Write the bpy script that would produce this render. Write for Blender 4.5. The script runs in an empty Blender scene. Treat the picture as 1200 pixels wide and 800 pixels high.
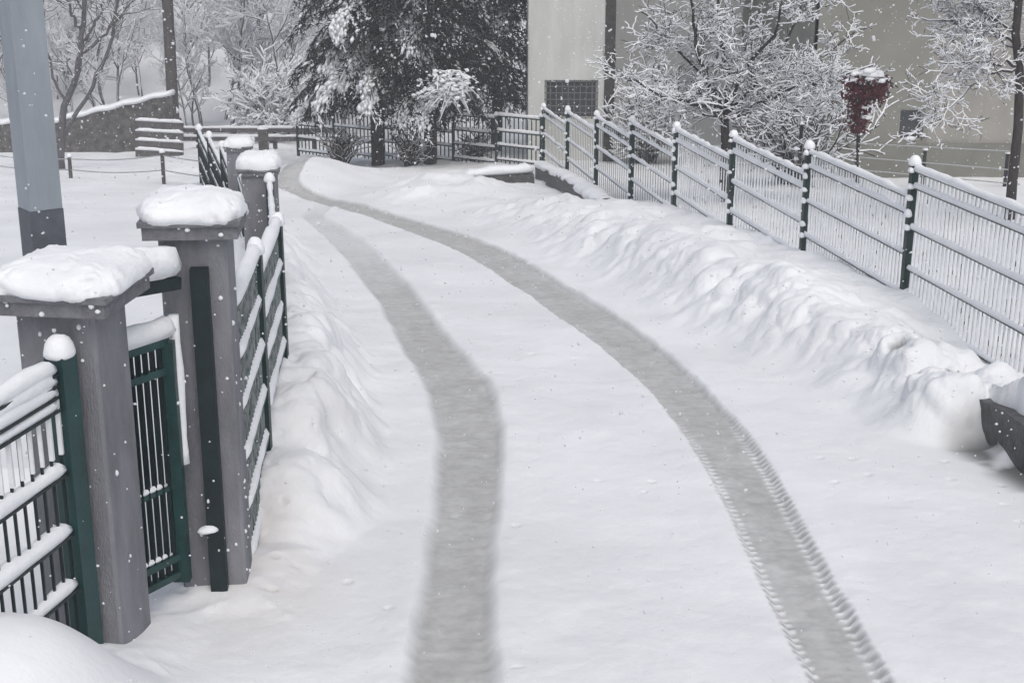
import bpy, math, random
import numpy as np

# ------------------------------------------------------------------ camera, world, sun, exposure
C = bpy.context.scene
col = C.collection
PITCH = math.radians(16.86)
FPX = 1650.0            # focal length for a picture 1200 wide
HC = 2.31               # eye height above the road plane under the camera
GRADE = 0.1007          # the lane runs downhill away from the camera
cam_d = bpy.data.cameras.new('camera')
cam = bpy.data.objects.new('camera', cam_d)
col.objects.link(cam)
cam.location = (0, 0, HC)
cam.rotation_euler = (math.pi / 2 - PITCH, 0, 0)
cam_d.sensor_width = 36.0
cam_d.lens = 36.0 * FPX / 1200.0
cam_d.clip_start = 0.05
cam_d.clip_end = 2000
C.camera = cam

SUN_EL, SUN_AZ = math.radians(58), math.radians(165)
w = bpy.data.worlds.new('World')
C.world = w
w.use_nodes = True
nt = w.node_tree
bgn = nt.nodes['Background']
sky = nt.nodes.new('ShaderNodeTexSky')
sky.sky_type = 'NISHITA'
sky.sun_disc = False
sky.sun_elevation = SUN_EL
sky.sun_rotation = SUN_AZ
sky.air_density = 1.0
sky.dust_density = 5.0
hsv = nt.nodes.new('ShaderNodeHueSaturation')
hsv.inputs['Saturation'].default_value = 0.70       # an overcast, snowing sky is nearly grey
nt.links.new(sky.outputs[0], hsv.inputs['Color'])
nt.links.new(hsv.outputs[0], bgn.inputs['Color'])
bgn.inputs['Strength'].default_value = 0.11
sl = bpy.data.lights.new('sun', 'SUN')
sl.energy = 1.0
sl.angle = math.radians(70)
sl.color = (0.95, 0.99, 1.0)
so = bpy.data.objects.new('sun', sl)
col.objects.link(so)
so.rotation_euler = (math.pi / 2 - SUN_EL, 0, math.pi - SUN_AZ)
C.view_settings.view_transform = 'Standard'
C.view_settings.look = 'None'
C.view_settings.gamma = 1.0
C.view_settings.exposure = 0.10
C.cycles.max_bounces = 6
C.cycles.diffuse_bounces = 3
C.cycles.volume_bounces = 1
C.cycles.use_denoising = True

R_ = random.Random(5)
CP, SP = math.cos(PITCH), math.sin(PITCH)

# ------------------------------------------------------------------ measuring helpers
def gz(Y):
    return -GRADE * Y
def G(px, py, h=0.0):
    """point of the sloping ground plane (raised h) seen at a pixel of the photograph"""
    v = (py - 400) / FPX
    dY, dz = CP - v * SP, -SP - v * CP
    t = (HC - h) / (-dz - GRADE * dY)
    return np.array([(px - 600) / FPX * t, dY * t, HC + dz * t])
def at(px, py, Y):
    v = (py - 400) / FPX
    dY, dz = CP - v * SP, -SP - v * CP
    t = Y / dY
    return np.array([(px - 600) / FPX * t, Y, HC + dz * t])
def proj(p):
    X, Y, Z = p[0], p[1], p[2] - HC
    d = Y * CP - Z * SP
    u = Y * SP + Z * CP
    return 600 + FPX * X / d, 400 - FPX * u / d

# ------------------------------------------------------------------ noise
def _h(i, j, seed):
    n = (i.astype(np.int64) * 374761393 + j.astype(np.int64) * 668265263 + seed * 974634777) & 0xFFFFFFFF
    n = ((n ^ (n >> 13)) * 1274126177) & 0xFFFFFFFF
    n = (n ^ (n >> 16)) & 0xFFFFFFFF
    return n / 4294967295.0
def vnoise(x, y, seed=0):
    i, j = np.floor(x), np.floor(y)
    u, v = x - i, y - j
    u = u * u * u * (u * (u * 6 - 15) + 10)
    v = v * v * v * (v * (v * 6 - 15) + 10)
    a, b = _h(i, j, seed), _h(i + 1, j, seed)
    c, d = _h(i, j + 1, seed), _h(i + 1, j + 1, seed)
    return (a + (b - a) * u) * (1 - v) + (c + (d - c) * u) * v
def fbm(x, y, seed=0, octv=4, gain=0.5):
    s, a, t = 0, 1.0, 0
    for k in range(octv):
        s = s + a * (vnoise(x, y, seed + k) * 2 - 1)
        t += a
        a *= gain
        x, y = x * 2.03 + 7.1, y * 2.03 + 3.7
    return s / t
def cells(x, y, seed=0):
    """distance to the nearest and second nearest random point"""
    i, j = np.floor(x), np.floor(y)
    f1 = np.full(x.shape, 9.0)
    f2 = np.full(x.shape, 9.0)
    for a in (-1, 0, 1):
        for b in (-1, 0, 1):
            ii, jj = i + a, j + b
            px = ii + _h(ii, jj, seed)
            py = jj + _h(ii, jj, seed + 77)
            d = np.hypot(px - x, py - y)
            f2 = np.where(d < f1, f1, np.minimum(f2, d))
            f1 = np.minimum(f1, d)
    return f1, f2
def _h3(i, j, k, seed):
    return _h(i + k * 131, j + k * 57, seed)
def vnoise3(x, y, z, seed=0):
    k = np.floor(z); t = z - k
    t = t * t * (3 - 2 * t)
    a = vnoise(x + k * 37.31, y + k * 17.77, seed); b = vnoise(x + (k + 1) * 37.31, y + (k + 1) * 17.77, seed)
    return a + (b - a) * t
def fbm3(P, f, seed=0, octv=3, gain=0.5):
    s, a, t = 0, 1.0, 0
    x, y, z = P[:, 0] * f, P[:, 1] * f, P[:, 2] * f
    for k in range(octv):
        s = s + a * (vnoise3(x, y, z, seed + k) * 2 - 1)
        t += a; a *= gain
        x, y, z = x * 2.03 + 7.1, y * 2.03 + 3.7, z * 2.03 + 1.9
    return s / t
def cell3(P, f, seed=0):
    """smooth rounded lumps: 1 at a lump's middle, falling to its creases"""
    x, y, z = P[:, 0] * f, P[:, 1] * f, P[:, 2] * f
    i, j, k = np.floor(x), np.floor(y), np.floor(z)
    d2 = np.full(x.shape, 9.0)
    for a in (-1, 0, 1):
        for b in (-1, 0, 1):
            for c in (-1, 0, 1):
                ii, jj, kk = i + a, j + b, k + c
                dx = ii + _h3(ii, jj, kk, seed) - x
                dy = jj + _h3(ii, jj, kk, seed + 7) - y
                dz = kk + _h3(ii, jj, kk, seed + 13) - z
                d = dx * dx + dy * dy + dz * dz
                q = np.clip(0.5 + 0.5 * (d - d2) / 0.22, 0, 1)      # smooth minimum keeps creases soft
                d2 = d * (1 - q) + d2 * q - 0.11 * q * (1 - q)
    return 1 - 1.25 * d2
def sstep(a, b, x):
    t = np.clip((x - a) / (b - a), 0, 1)
    return t * t * (3 - 2 * t)

# ------------------------------------------------------------------ materials
def mat(name, base, rough=0.7, var=0.0, scale=5.0, bump=0.0, bscale=40.0, spec=0.3, metal=0.0, dark=None, stretch=None):
    m = bpy.data.materials.new(name)
    m.use_nodes = True
    t = m.node_tree
    p = t.nodes['Principled BSDF']
    p.inputs['Roughness'].default_value = rough
    p.inputs['Specular IOR Level'].default_value = spec
    p.inputs['Metallic'].default_value = metal
    p.inputs['Base Color'].default_value = (*base, 1)
    tc = t.nodes.new('ShaderNodeTexCoord')
    src = tc.outputs['Object']
    if stretch:
        mp = t.nodes.new('ShaderNodeMapping')
        mp.inputs['Scale'].default_value = stretch
        t.links.new(src, mp.inputs['Vector'])
        src = mp.outputs[0]
    if var or dark:
        n = t.nodes.new('ShaderNodeTexNoise')
        n.inputs['Scale'].default_value = scale
        n.inputs['Detail'].default_value = 5
        n.inputs['Roughness'].default_value = 0.6
        t.links.new(src, n.inputs['Vector'])
        r = t.nodes.new('ShaderNodeValToRGB')
        r.color_ramp.elements[0].position = 0.3
        r.color_ramp.elements[1].position = 0.7
        lo = dark if dark else tuple(c * (1 - var) for c in base)
        r.color_ramp.elements[0].color = (*lo, 1)
        r.color_ramp.elements[1].color = (*(min(1, c * (1 + var * 0.6)) for c in base), 1)
        t.links.new(n.outputs['Fac'], r.inputs['Fac'])
        t.links.new(r.outputs[0], p.inputs['Base Color'])
    if bump:
        n2 = t.nodes.new('ShaderNodeTexNoise')
        n2.inputs['Scale'].default_value = bscale
        n2.inputs['Detail'].default_value = 4
        t.links.new(src, n2.inputs['Vector'])
        b = t.nodes.new('ShaderNodeBump')
        b.inputs['Strength'].default_value = bump
        b.inputs['Distance'].default_value = 0.02
        t.links.new(n2.outputs['Fac'], b.inputs['Height'])
        t.links.new(b.outputs[0], p.inputs['Normal'])
    return m

def ground_mat():
    m = bpy.data.materials.new('trodden_snow')
    m.use_nodes = True
    t = m.node_tree
    N, L = t.nodes.new, t.links.new
    p = t.nodes['Principled BSDF']
    p.inputs['Roughness'].default_value = 0.75
    p.inputs['Specular IOR Level'].default_value = 0.2
    tc = N('ShaderNodeTexCoord')
    n = N('ShaderNodeTexNoise'); n.inputs['Scale'].default_value = 0.9; n.inputs['Detail'].default_value = 6
    L(tc.outputs['Object'], n.inputs['Vector'])
    r = N('ShaderNodeValToRGB')
    r.color_ramp.elements[0].position = 0.3; r.color_ramp.elements[1].position = 0.7
    r.color_ramp.elements[0].color = (0.75, 0.76, 0.775, 1)
    r.color_ramp.elements[1].color = (0.86, 0.868, 0.885, 1)
    L(n.outputs['Fac'], r.inputs['Fac'])
    # grey slush in the wheel ruts
    n2 = N('ShaderNodeTexNoise'); n2.inputs['Scale'].default_value = 9; n2.inputs['Detail'].default_value = 7; n2.inputs['Roughness'].default_value = 0.65
    L(tc.outputs['Object'], n2.inputs['Vector'])
    r2 = N('ShaderNodeValToRGB')
    r2.color_ramp.elements[0].position = 0.3; r2.color_ramp.elements[1].position = 0.75
    r2.color_ramp.elements[0].color = (0.38, 0.38, 0.37, 1)
    r2.color_ramp.elements[1].color = (0.54, 0.54, 0.53, 1)
    L(n2.outputs['Fac'], r2.inputs['Fac'])
    at1 = N('ShaderNodeAttribute'); at1.attribute_name = 'slush'
    mx = N('ShaderNodeMix'); mx.data_type = 'RGBA'
    L(at1.outputs['Fac'], mx.inputs['Factor']); L(r.outputs[0], mx.inputs[6]); L(r2.outputs[0], mx.inputs[7])
    at2 = N('ShaderNodeAttribute'); at2.attribute_name = 'soil'
    mx2 = N('ShaderNodeMix'); mx2.data_type = 'RGBA'
    L(at2.outputs['Fac'], mx2.inputs['Factor']); L(mx.outputs[2], mx2.inputs[6])
    mx2.inputs[7].default_value = (0.10, 0.10, 0.10, 1)
    at3 = N('ShaderNodeAttribute'); at3.attribute_name = 'brown'
    mx3 = N('ShaderNodeMix'); mx3.data_type = 'RGBA'
    L(at3.outputs['Fac'], mx3.inputs['Factor']); L(mx2.outputs[2], mx3.inputs[6])
    mx3.inputs[7].default_value = (0.52, 0.44, 0.37, 1)
    L(mx3.outputs[2], p.inputs['Base Color'])
    n3 = N('ShaderNodeTexNoise'); n3.inputs['Scale'].default_value = 55; n3.inputs['Detail'].default_value = 4
    L(tc.outputs['Object'], n3.inputs['Vector'])
    b = N('ShaderNodeBump'); b.inputs['Strength'].default_value = 0.17; b.inputs['Distance'].default_value = 0.015
    L(n3.outputs['Fac'], b.inputs['Height']); L(b.outputs[0], p.inputs['Normal'])
    return m

M = {}
M['ground'] = ground_mat()
M['snow'] = mat('fresh_snow', (0.85, 0.86, 0.88), 0.75, 0.05, 6, 0.25, 45, 0.2)
M['frost'] = mat('frost', (0.78, 0.79, 0.81), 0.8, 0.12, 12, 0, 1, 0.2)
M['pier'] = mat('grey_render', (0.240, 0.242, 0.262), 0.85, 0.36, 2.4, 0.5, 70, 0.2, 0, None, (2.2, 2.2, 0.7))
M['cap'] = mat('cap_concrete', (0.2, 0.2, 0.215), 0.85, 0.3, 18, 0.4, 50, 0.2)
M['teal'] = mat('teal_paint', (0.012, 0.050, 0.050), 0.45, 0.35, 8, 0.1, 60, 0.45)
M['teal_dark'] = mat('dark_green_paint', (0.008, 0.019, 0.021), 0.45, 0.4, 10, 0.1, 60, 0.4)
M['green'] = mat('green_paint', (0.010, 0.030, 0.027), 0.5, 0.4, 8, 0.1, 60, 0.4)
M['frosted'] = mat('frosted_mesh', (0.34, 0.36, 0.36), 0.7, 0, 16, 0, 1, 0.2, 0, (0.02, 0.045, 0.042))
M['black'] = mat('black_paint', (0.012, 0.014, 0.016), 0.5, 0.3, 8, 0, 1, 0.4)
M['polem'] = mat('pole_grey_paint', (0.30, 0.335, 0.37), 0.6, 0.12, 4, 0.15, 35, 0.3, 0.0, None, (3, 3, 0.6))
M['poleband'] = mat('pole_dark_paint', (0.105, 0.115, 0.135), 0.6, 0.25, 9, 0.15, 35, 0.3)
M['bark'] = mat('bark', (0.06, 0.052, 0.05), 0.9, 0.4, 10, 0.4, 40, 0.15, 0, None, (4, 4, 0.8))
M['barkfar'] = mat('grey_bark', (0.13, 0.125, 0.13), 0.9, 0.3, 10, 0, 1, 0.15)
M['timber'] = mat('weathered_timber', (0.10, 0.09, 0.085), 0.9, 0.4, 5, 0.3, 30, 0.15, 0, None, (6, 6, 0.6))
M['slat'] = mat('grey_slats', (0.12, 0.115, 0.115), 0.9, 0.4, 5, 0.2, 30, 0.15)
M['stone'] = mat('dark_stone', (0.13, 0.125, 0.12), 0.9, 0.6, 6, 0.7, 12, 0.15)
M['kerb'] = mat('wet_concrete', (0.085, 0.085, 0.085), 0.6, 0.5, 12, 0.5, 40, 0.4)
M['kerb2'] = mat('grey_concrete', (0.26, 0.26, 0.26), 0.8, 0.35, 6, 0.4, 30, 0.2)
M['needle'] = mat('conifer_needles', (0.012, 0.022, 0.018), 0.7, 0.5, 3, 0, 1, 0.25)
M['needle2'] = mat('dark_conifer_needles', (0.009, 0.016, 0.016), 0.7, 0.5, 3, 0, 1, 0.25)
M['cream'] = mat('cream_render', (0.66, 0.67, 0.645), 0.9, 0.16, 1.6, 0.2, 60, 0.15, 0, None, (1.6, 1.6, 0.35))
M['olive'] = mat('olive_render', (0.265, 0.262, 0.23), 0.9, 0.16, 0.8, 0.15, 50, 0.15)
M['olive2'] = mat('grey_brown_render', (0.34, 0.325, 0.295), 0.9, 0.20, 1.3, 0.2, 50, 0.15, 0, None, (1.4, 1.4, 0.5))
M['plinth'] = mat('plinth_render', (0.215, 0.215, 0.19), 0.9, 0.2, 1.5, 0.2, 40, 0.15)
M['glass'] = mat('window_glass', (0.055, 0.06, 0.065), 0.15, 0.2, 2, 0, 1, 0.5)
M['wframe'] = mat('window_frame_paint', (0.42, 0.42, 0.40), 0.6, 0.08, 5, 0, 1, 0.3)
M['grille'] = mat('grille_iron', (0.17, 0.175, 0.175), 0.6, 0.2, 5, 0, 1, 0.3)
M['pale'] = mat('pale_render', (0.52, 0.525, 0.52), 0.9, 0.10, 1.0, 0.1, 40, 0.15)
M['brick'] = mat('dark_brick', (0.075, 0.07, 0.068), 0.9, 0.5, 12, 0.5, 25, 0.15)
M['roof'] = mat('roof_tile', (0.22, 0.11, 0.08), 0.85, 0.3, 6, 0.4, 15, 0.2)
M['redleaf'] = mat('dark_red_leaves', (0.085, 0.016, 0.022), 0.7, 0.5, 6, 0, 1, 0.25)
M['wire'] = mat('galvanised_wire', (0.33, 0.34, 0.34), 0.5, 0.15, 5, 0, 1, 0.4)
M['flake'] = mat('snowflake', (0.9, 0.9, 0.92), 0.8)
_t = M['flake'].node_tree
_tr = _t.nodes.new('ShaderNodeBsdfTranslucent'); _tr.inputs['Color'].default_value = (0.92, 0.92, 0.94, 1)
_ad = _t.nodes.new('ShaderNodeMixShader'); _ad.inputs[0].default_value = 0.5
_t.links.new(_t.nodes['Principled BSDF'].outputs[0], _ad.inputs[1]); _t.links.new(_tr.outputs[0], _ad.inputs[2])
_t.links.new(_ad.outputs[0], _t.nodes['Material Output'].inputs['Surface'])

# ------------------------------------------------------------------ mesh building
class MB:
    def __init__(s):
        s.v, s.q, s.t, s.n = [], [], [], 0
    def add(s, v, q=None, t=None):
        v = np.asarray(v, float).reshape(-1, 3)
        if q is not None and len(q):
            s.q.append(np.asarray(q, int).reshape(-1, 4) + s.n)
        if t is not None and len(t):
            s.t.append(np.asarray(t, int).reshape(-1, 3) + s.n)
        s.v.append(v)
        s.n += len(v)
    def box(s, c, hx, hy, hz, rz=0.0, top=1.0):
        """box by its centre and half sizes, turned about z; top < 1 tapers it"""
        sg = np.array([(-1, -1, -1), (1, -1, -1), (1, 1, -1), (-1, 1, -1), (-1, -1, 1), (1, -1, 1), (1, 1, 1), (-1, 1, 1)], float)
        v = sg * np.array([hx, hy, hz])
        v[4:, :2] *= top
        ca, sa = math.cos(rz), math.sin(rz)
        v = np.stack([v[:, 0] * ca - v[:, 1] * sa, v[:, 0] * sa + v[:, 1] * ca, v[:, 2]], 1) + np.asarray(c)
        s.add(v, [(0, 3, 2, 1), (4, 5, 6, 7), (0, 1, 5, 4), (1, 2, 6, 5), (2, 3, 7, 6), (3, 0, 4, 7)])
    def bar(s, a, b, w_, h_):
        """box-section bar from a to b: width w_ sideways, height h_ upwards"""
        a, b = np.asarray(a, float), np.asarray(b, float)
        d = b - a
        d = d / np.linalg.norm(d)
        up = np.array([0, 0, 1.0]) if abs(d[2]) < 0.95 else np.array([0, 1.0, 0])
        r = np.cross(d, up); r /= np.linalg.norm(r)
        u = np.cross(r, d)
        v = []
        for p in (a, b):
            for x, y in ((-1, -1), (1, -1), (1, 1), (-1, 1)):
                v.append(p + r * x * w_ / 2 + u * y * h_ / 2)
        s.add(v, [(0, 1, 2, 3), (7, 6, 5, 4), (0, 4, 5, 1), (1, 5, 6, 2), (2, 6, 7, 3), (3, 7, 4, 0)])
    def tube(s, P, rad, n=5, flat=1.0, cap=True):
        P = np.asarray(P, float)
        k = len(P)
        rad = np.broadcast_to(np.asarray(rad, float), (k,))
        T = np.gradient(P, axis=0)
        T /= np.linalg.norm(T, axis=1)[:, None] + 1e-9
        ref = np.array([0, 0, 1.0]) if np.abs(T[:, 2]).mean() < 0.9 else np.array([1.0, 0, 0])
        A = np.cross(T, ref)
        A /= np.linalg.norm(A, axis=1)[:, None] + 1e-9
        B = np.cross(A, T)
        an = np.arange(n) * 2 * math.pi / n
        V = P[:, None, :] + rad[:, None, None] * (np.cos(an)[None, :, None] * A[:, None, :] + flat * np.sin(an)[None, :, None] * B[:, None, :])
        V = V.reshape(-1, 3)
        i = np.arange(k - 1)[:, None] * n
        j = np.arange(n)[None, :]
        j2 = (j + 1) % n
        Q = np.stack([i + j, i + j2, i + n + j2, i + n + j], -1).reshape(-1, 4)
        Tt = []
        if cap:
            V = np.vstack([V, P[0], P[-1]])
            c0, c1 = k * n, k * n + 1
            for a in range(n):
                Tt.append((c0, (a + 1) % n, a))
                Tt.append((c1, (k - 1) * n + a, (k - 1) * n + (a + 1) % n))
        s.add(V, Q, Tt)
    def pillow(s, c, a, b, h, rz=0.0, e1=0.55, e2=0.45, nu=40, nv=14, noise=0.06, seed=0, low=0.12):
        """rounded cushion of snow: superellipsoid, its lower half squashed"""
        u = np.linspace(-math.pi, math.pi, nu, endpoint=False)
        v = np.linspace(-math.pi / 2, math.pi / 2, nv)
        f = lambda x, e: np.sign(x) * np.abs(x) ** e
        U, V = np.meshgrid(u, v)
        x = a * f(np.cos(V), e1) * f(np.cos(U), e2)
        y = b * f(np.cos(V), e1) * f(np.sin(U), e2)
        z = f(np.sin(V), e1 * 1.2)
        z = np.where(z > 0, z * h, z * h * low)
        n1 = fbm(x * 9 + 31.7 * seed, y * 9 + z * 7, seed, 3)
        n2 = fbm(x * 9 + 11 + z * 9, y * 9 + 5.3 * seed, seed + 9, 3)
        x = x * (1 + noise * n1); y = y * (1 + noise * n2)
        z = z * (1 + 1.6 * noise * fbm(x * 5 + seed * 3.1, y * 5, seed + 20, 3))
        fine = 0.35 * noise * fbm(x * 34 + seed, y * 34 + z * 21, seed + 40, 3)
        x = x * (1 + fine); y = y * (1 + fine); z = z * (1 + 2 * fine)
        ca, sa = math.cos(rz), math.sin(rz)
        P = np.stack([x * ca - y * sa, x * sa + y * ca, z], -1).reshape(-1, 3) + np.asarray(c)
        i = np.arange(nv - 1)[:, None] * nu
        j = np.arange(nu)[None, :]
        j2 = (j + 1) % nu
        s.add(P, np.stack([i + j, i + j2, i + nu + j2, i + nu + j], -1).reshape(-1, 4))
    def ridge(s, a, b, wd, ht, seed=0, step=0.05, gaps=0.0):
        """lumpy ridge of snow lying along a rail"""
        a, b = np.asarray(a, float), np.asarray(b, float)
        L = np.linalg.norm(b - a)
        k = max(4, int(L / step))
        t = np.linspace(0, 1, k)
        r = 0.85 + 0.30 * fbm(t * L * 4 + seed * 13.7, t * 0 + seed, seed, 3)
        r[0] *= 0.5; r[-1] *= 0.5
        P = a + (b - a) * t[:, None]
        P[:, 2] += ht * 0.5 * r
        s.tube(P, wd / 2 * r, 6, ht / wd)
    def build(s, name, m, parent=None, origin=None, smooth=False):
        me = bpy.data.meshes.new(name)
        V = np.concatenate(s.v)
        if origin is None and parent is not None:
            origin = parent['_o'] if '_o' in parent else (0, 0, 0)
        if origin is not None:
            V = V - np.asarray(origin)
        q = np.concatenate(s.q) if s.q else np.zeros((0, 4), int)
        t = np.concatenate(s.t) if s.t else np.zeros((0, 3), int)
        me.vertices.add(len(V)); me.vertices.foreach_set('co', V.astype(np.float32).ravel())
        me.loops.add(q.size + t.size)
        me.loops.foreach_set('vertex_index', np.concatenate([q.ravel(), t.ravel()]).astype(np.int32))
        me.polygons.add(len(q) + len(t))
        me.polygons.foreach_set('loop_start', np.concatenate([np.arange(len(q)) * 4, q.size + np.arange(len(t)) * 3]).astype(np.int32))
        me.update(calc_edges=True)
        me.validate()
        me.materials.append(m)
        me.polygons.foreach_set('use_smooth', np.full(len(me.polygons), bool(smooth)))
        o = bpy.data.objects.new(name, me)
        col.objects.link(o)
        if parent is not None:
            o.parent = parent
            if '_o' in parent:
                o['_o'] = parent['_o']
        elif origin is not None:
            o.location = tuple(origin)
        return o

def tag(o, label=None, cat=None, group=None, kind=None):
    if label: o['label'] = label
    if cat: o['category'] = cat
    if group: o['group'] = group
    if kind: o['kind'] = kind
    return o
def thing(name, loc, label, cat, group=None):
    o = bpy.data.objects.new(name, None)
    col.objects.link(o)
    o.empty_display_size = 0.2
    o.location = tuple(loc)
    o['_o'] = [float(x) for x in loc]
    return tag(o, label, cat, group)

# ------------------------------------------------------------------ the ground: one height field
def curve(pts):
    P = np.array([G(*p) for p in pts])
    P = P[np.argsort(P[:, 1])]
    return lambda Y: np.interp(Y, P[:, 1], P[:, 0])
def smooth_curve(f, width=0.6):
    Ys = np.linspace(2, 60, 1200)
    X = f(Ys)
    k = np.hanning(27); k /= k.sum()
    X2 = np.convolve(np.pad(X, 13, mode='edge'), k, 'valid')
    return lambda Y: np.interp(Y, Ys, X2)
LT = [(800, 474, 576), (740, 485, 574), (700, 495, 573), (640, 504, 579), (560, 513, 585), (500, 514, 588), (450, 500, 577), (400, 470, 532),
      (360, 449, 499), (330, 427, 477), (300, 404, 446), (280, 386, 426), (262, 366, 398), (252, 352, 376)]
RT = [(800, 953, 1040), (740, 924, 1008), (700, 905, 984), (650, 881, 958), (600, 858, 931), (550, 832, 903), (500, 797, 868), (450, 757, 823), (400, 699, 768),
      (370, 655, 723), (340, 613, 674), (320, 583, 643), (300, 552, 608), (285, 518, 574), (270, 478, 531), (258, 446, 491), (245, 404, 442),
      (237, 372, 408), (230, 340, 374), (226, 318, 348)]
lt_l = smooth_curve(curve([(a, y) for y, a, b in LT])); lt_r = smooth_curve(curve([(b, y) for y, a, b in LT]))
rt_l = smooth_curve(curve([(a, y) for y, a, b in RT])); rt_r = smooth_curve(curve([(b, y) for y, a, b in RT]))
edge_r = smooth_curve(curve([(340, 213), (400, 222), (462, 234), (520, 252), (590, 284), (680, 335), (760, 380), (840, 415), (900, 440), (960, 470), (1040, 512), (1120, 536), (1200, 560), (1300, 600)]))
edge_l = smooth_curve(curve([(300, 240), (345, 262), (372, 300), (392, 340), (425, 400), (447, 450), (458, 500), (460, 560), (440, 620), (330, 700), (230, 770)]))

FD = 12.5
def _fp(t):
    D = FD * (1 + 0.191 * t)
    p = G((1072 + 59.5 * t) / (1 + 0.191 * t), 76 + 3866 / D)
    p[0] *= (D - 0.42) / D                    # the post tops were measured
    return p
_fa, _fb = _fp(0), _fp(7)
def fence_pt(t):
    return _fa + (_fb - _fa) * t / 7
f0, f7 = fence_pt(0), fence_pt(7)
fence_x = lambda Y: f0[0] + (Y - f0[1]) * (f7[0] - f0[0]) / (f7[1] - f0[1])
wa, wb = G(1172, 531), G(676, 243)
wall_x = lambda Y: wa[0] + (Y - wa[1]) * (wb[0] - wa[0]) / (wb[1] - wa[1])

# left side: piers and fence lines
P1 = G(146, 779)         # front right foot of the first gate pier
P2 = G(290, 698)         # front right foot of the second
A1, A2 = math.radians(7), math.radians(-5)
def frame(a):
    return np.array([math.cos(a), -math.sin(a), 0]), np.array([math.sin(a), math.cos(a), 0])   # across, along
r1, d1 = frame(A1)
r2, d2 = frame(A2)
PW, PW2 = 0.30, 0.275
c1 = P1 - r1 * PW / 2 + d1 * PW / 2
c2 = P2 - r2 * PW2 / 2 + d2 * PW2 / 2
fl_a = c2 + r2 * 0.09 + d2 * PW / 2
fl_b = G(337, 76 + 3866 / 8.75); fl_a = fl_a + r2 * 0.03
P3 = G(313, 76 + 3866 / 13.0)
P4 = G(287, 76 + 3866 / 17.2)
F5 = G(238, 76 + 3866 / 25.0)
fl_x = lambda Y: np.interp(Y, [2.0, c1[1], c2[1], fl_b[1], P3[1], P4[1], F5[1], 32], [c1[0] - 0.5, c1[0], c2[0], fl_b[0], P3[0], P4[0], F5[0], F5[0] - 3.5])

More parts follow.
